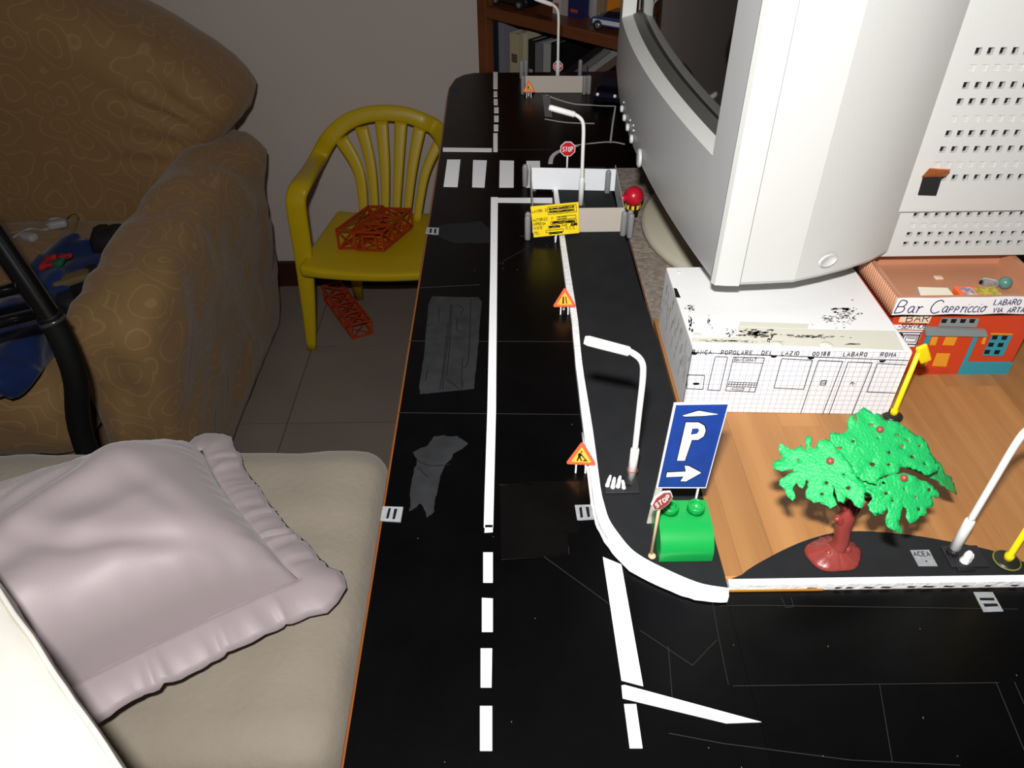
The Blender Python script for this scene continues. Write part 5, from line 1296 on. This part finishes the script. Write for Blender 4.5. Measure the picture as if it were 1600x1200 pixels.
for u, v, cl, nm in ((80, 405, (170, 36, 40), 'red_patch'), (101, 402, (160, 34, 36), 'red_patch'), (90, 411, (20, 90, 60), 'green_patch'), (72, 415, (160, 40, 40), 'red_patch')):
    p = at(u, v, z=SZ+.062); m = M(); m.rbox(p, (.020, .014, .012), .005, 3, warp=fold(.005, 60, 3)); obj(nm, m, mat(nm, cl, .6), t)
c3 = at(108, 478, z=SZ+.01); m = M(); m.rbox((min(c3.x-.005, -.752), c3.y+.03, SZ+.016), (.07, .13, .045), .018, 8, warp=fold(.012, 20, 2)); obj('dark_lining', m, mat('dark_lining', (20, 22, 30), .7), t)
p = at(112, 435, z=SZ+.045); m = M(); m.rbox(p, (.060, .030, .012), .005, 4, mx=Matrix.Translation(p) @ Matrix.Rotation(.5, 4, 'Z') @ Matrix.Translation(-p), warp=fold(.006, 30, 2)); obj('khaki_strap', m, mat('khaki', (110, 92, 60), .8), t)

# ================================================================= black tubular chair behind the pillow
t = thing('tubular_chair', 'black tubular metal chair with rungs at the left edge', 'chair', (-.78, .76, 0))
bm_ = mat('black_metal', (14, 14, 15), .22, .6, coat=.5)
up_ = [at(-60, 292, Y=.80), at(0, 380, Y=.79), at(45, 446, Y=.78), at(83, 503, Y=.77)]
m = M(); m.tube(smooth(up_, 5), .0135, 16); obj('upright', m, bm_, t)
lo_ = [up_[-1]+Vector((-.001, 0, .012)), up_[-1], at(104, 548, Y=.766), at(119, 598, Y=.762), at(131, 690, Y=.755), Vector((-.575, .735, .20)), Vector((-.585, .72, 0))]
m = M(); m.tube(smooth(lo_, 6), .0148, 16); obj('leg', m, mat('black_rubber', (16, 16, 16), .55, .4), t)
m = M(); d_ = (up_[-2]-up_[-1]).normalized(); m.tube([up_[-1]-d_*.002, up_[-1]+d_*.003], .0160, 20); obj('collar', m, mat('dark_chrome', (90, 90, 90), .25, .6, metal=.6), t)
off = Vector((-.30, -.13, 0))
m = M(); m.tube(smooth([p+off for p in up_], 5), .0135, 16); obj('upright', m, bm_, t)
m = M(); m.tube(smooth([p+off for p in lo_], 6), .0148, 16); obj('leg', m, mat('black_rubber', (16, 16, 16), .55, .4), t)
for u, v in ((32, 449), (62, 489)):
    p = at(u, v, Y=.778); m = M(); m.tube([p, p+Vector((-.30, -.13, -.012))], .0075, 12); obj('rung', m, bm_, t)
# ================================================================= bench with cushion top
tau = mat('taupe_cloth', (172, 161, 145), .75, .25, bump=.35, bscale=120, var=.10, vscale=14, sheen=.3)
t = thing('bench', 'taupe fabric covered bench standing left of the desk', 'bench', (-.5, .46, 0))
def bw(p):
    q = fold(.004, 8, 6)(p); 
    # quilted diamonds, faint
    q.z += .0012*math.sin((p.x+p.y)*52)*math.sin((p.x-p.y)*52) if p.z > .4 else 0
    return q
m = M(); m.rbox((-.490, .465, .445), (.70, .385, .11), .045, 40, warp=bw); obj('seat_cushion', m, tau, t)
m = M(); m.rbox((-.490, .465, .30), (.66, .35, .20), .03, 8, warp=fold(.003, 8, 3)); obj('base_cover', m, tau, t)
for x, y in ((-.80, .32), (-.80, .61), (-.19, .32), (-.19, .61)):
    m = M(); m.box((x-.02, y-.02, 0), (x+.02, y+.02, .22)); obj('leg', m, desk_wood, t, bevel=.003)

# pillow
t = thing('pillow', 'pink satin pillow with a ruffled edge lying on the bench', 'pillow', (-.36, .44, .5))
sat = mat('pink_satin', (188, 173, 176), .5, .45, metal=.05, bump=.04, bscale=500, sheen=.3, var=.05, vscale=6)
pR = Vector((-.150, .4254, 0)); pT = Vector((-.335, .652, 0)); eu = (pT-pR).normalized(); ev = Vector((-eu.y, eu.x, 0))*1; Lu = (pT-pR).length; Lv = .37
if ev.x > 0: ev = -ev
pc_ = pR+eu*Lu/2+ev*Lv/2
fl_ = .034
hu, hv = Lu/2-fl_, Lv/2-fl_
N = 56
def pil(a, b, sgn):
    """a,b in -1..1"""
    sh = 1-.055*(1-abs(b))*(a*a) ; sw = 1-.055*(1-abs(a))*(b*b)
    x = a*hu*(1-.06*(1-b*b)) ; y = b*hv*(1-.06*(1-a*a))
    e = max(0, (1-a**4))**.5*max(0, (1-b**4))**.5
    z = .092*e
    p = Vector((x, y, 0))
    wr = 0
    if sgn > 0:
        wr += .005*noise.noise(Vector((a*2.6+b, b*2.6-a*.6, 3)))*e*2
        for (ca, cb, an, ln, wdt, dp) in ((.55, .45, 1.9, .55, .07, .006), (.35, -.05, 2.3, .5, .08, .006), (-.2, .1, .6, .4, .09, .005), (.1, .6, 2.6, .5, .07, .006), (-.55, -.3, 1.0, .4, .08, .005), (.75, -.2, 1.7, .4, .06, .005), (-.1, -.55, .2, .4, .08, .005), (.55, .35, 2.05, .35, .022, .0035), (.45, .1, 2.2, .4, .02, .003), (.2, .5, 2.1, .3, .02, .003), (.7, -.5, 1.9, .25, .022, .003), (-.3, .55, .9, .3, .02, .003)):
            du = (a-ca)*math.cos(an)+(b-cb)*math.sin(an); dv = -(a-ca)*math.sin(an)+(b-cb)*math.cos(an)
            wr -= dp*math.exp(-(dv/wdt)**2-(du/ln)**2)
        edge = max(abs(a), abs(b)); wr += .0025*math.sin((a if abs(b) > abs(a) else b)*38)*max(0, (edge-.8)/.2)*max(0, min(1, (1-edge)*12))
    q = pc_+eu*x+ev*y; q.z = .5285+.018*(1+b)+sgn*(z if sgn > 0 else z*.32)+wr
    return q
m = M()
for sgn in (1, -1):
    vs = [pil(-1+2*i/N, -1+2*j/N, sgn) for j in range(N+1) for i in range(N+1)]
    fs = [[j*(N+1)+i, j*(N+1)+i+1, (j+1)*(N+1)+i+1, (j+1)*(N+1)+i] for j in range(N) for i in range(N)]
    if sgn > 0: fs = [f[::-1] for f in fs] if eu.cross(ev).z < 0 else fs
    else: fs = fs if eu.cross(ev).z < 0 else [f[::-1] for f in fs]
    m.add(vs, fs, True)
obj('pillow_body', m, sat, t)
# ruffle
per = []
K = 70
for (a0_, b0_, a1_, b1_) in ((-1, -1, 1, -1), (1, -1, 1, 1), (1, 1, -1, 1), (-1, 1, -1, -1)):
    for k in range(K): per.append((a0_+(a1_-a0_)*k/K, b0_+(b1_-b0_)*k/K))
vs = []; n = len(per); RW = 6
for idx_, (a, b) in enumerate(per):
    base_ = pil(a, b, 1); 
    o_ = Vector((max(0, (abs(a)-.86)/.14)**1.5*(1 if a > 0 else -1) if abs(a) > .86 else 0, max(0, (abs(b)-.86)/.14)**1.5*(1 if b > 0 else -1) if abs(b) > .86 else 0, 0))
    if abs(a) >= .9999 and abs(b) < .86: o_ = Vector((1 if a > 0 else -1, 0, 0))
    if abs(b) >= .9999 and abs(a) < .86: o_ = Vector((0, 1 if b > 0 else -1, 0))
    if o_.length > 1e-6: o_.normalize()
    od = eu*o_.x+ev*o_.y; tang = Vector((-od.y, od.x, 0))
    s_ = idx_/K
    for r_ in range(RW+1):
        f_ = r_/RW
        ph = s_*7+1.5*noise.noise(Vector((s_*3, 0, 9))); ph -= math.floor(ph)
        ple = noise.noise(Vector((s_*9, 0, 1)))*.5+noise.noise(Vector((s_*26, 0, 4)))*.5+(.9*(1-ph)**3 if ph > .06 else .9*ph/.06)
        w_ = fl_*(1+.09*noise.noise(Vector((s_*7, 2, 0)))+(.25 if abs(o_.x) > .3 and abs(o_.y) > .3 else 0))
        q = base_+od*w_*f_+tang*.004*math.sin(s_*31+f_*1.5)*f_
        q.z = .5285+.018*(1+b)+.0065*ple*min(1, f_*3)*(.5+.5*f_)-.014*f_*f_+.002
        q.z = max(q.z, .5065)
        vs.append(q)
fs = [[i*(RW+1)+r_, i*(RW+1)+r_+1, ((i+1) % n)*(RW+1)+r_+1, ((i+1) % n)*(RW+1)+r_] for i in range(n) for r_ in range(RW)]
m = M(); m.add(vs, fs, True); rf = obj('ruffle', m, sat, t); s_ = rf.modifiers.new('solid', 'SOLIDIFY'); s_.thickness = .0016; s_.offset = 0
# cream padded chair corner
t = thing('cream_seat', 'cream padded seat corner at the bottom left edge of the photo', 'seat', (-.27, .06, 0))
cr_ = mat('cream_leather', (228, 226, 216), .5, .35, bump=.12, bscale=40, var=.03, vscale=10)
ce = Vector((-.2385, .214, 0)); ed = Vector((.730, -.683, 0)); ou = Vector((-.683, -.730, 0)); cc = ce+ou*.13
mx = Matrix(((ed.x, -ou.x, 0, cc.x), (ed.y, -ou.y, 0, cc.y), (0, 0, 1, .69), (0, 0, 0, 1)))
m = M(); m.rbox((0, 0, 0), (.34, .26, .10), .012, 16, mx=mx, warp=fold(.0018, 22, 1)); obj('padding', m, cr_, t)
m = M(); pth = [mx @ Vector((x, .1285, .047)) for x in np.linspace(-.165, .165, 30)]; pth = [fold(.0012, 30, 2)(p) for p in pth]; m.tube(pth, .0016, 8); obj('piping', m, cr_, t)
m = M(); m.rbox((0, 0, 0), (.16, .14, .30), .01, 4, mx=mx @ Matrix.Translation((0, -.05, -.20))); obj('base_panel', m, cr_, t)
for x, y in ((-.06, -.1), (.06, -.1), (-.06, 0), (.06, 0)):
    m = M(); p = mx @ Vector((x, y, 0)); m.tube([(p.x, p.y, 0), (p.x, p.y, .36)], .011, 10); obj('leg', m, bm_, t)
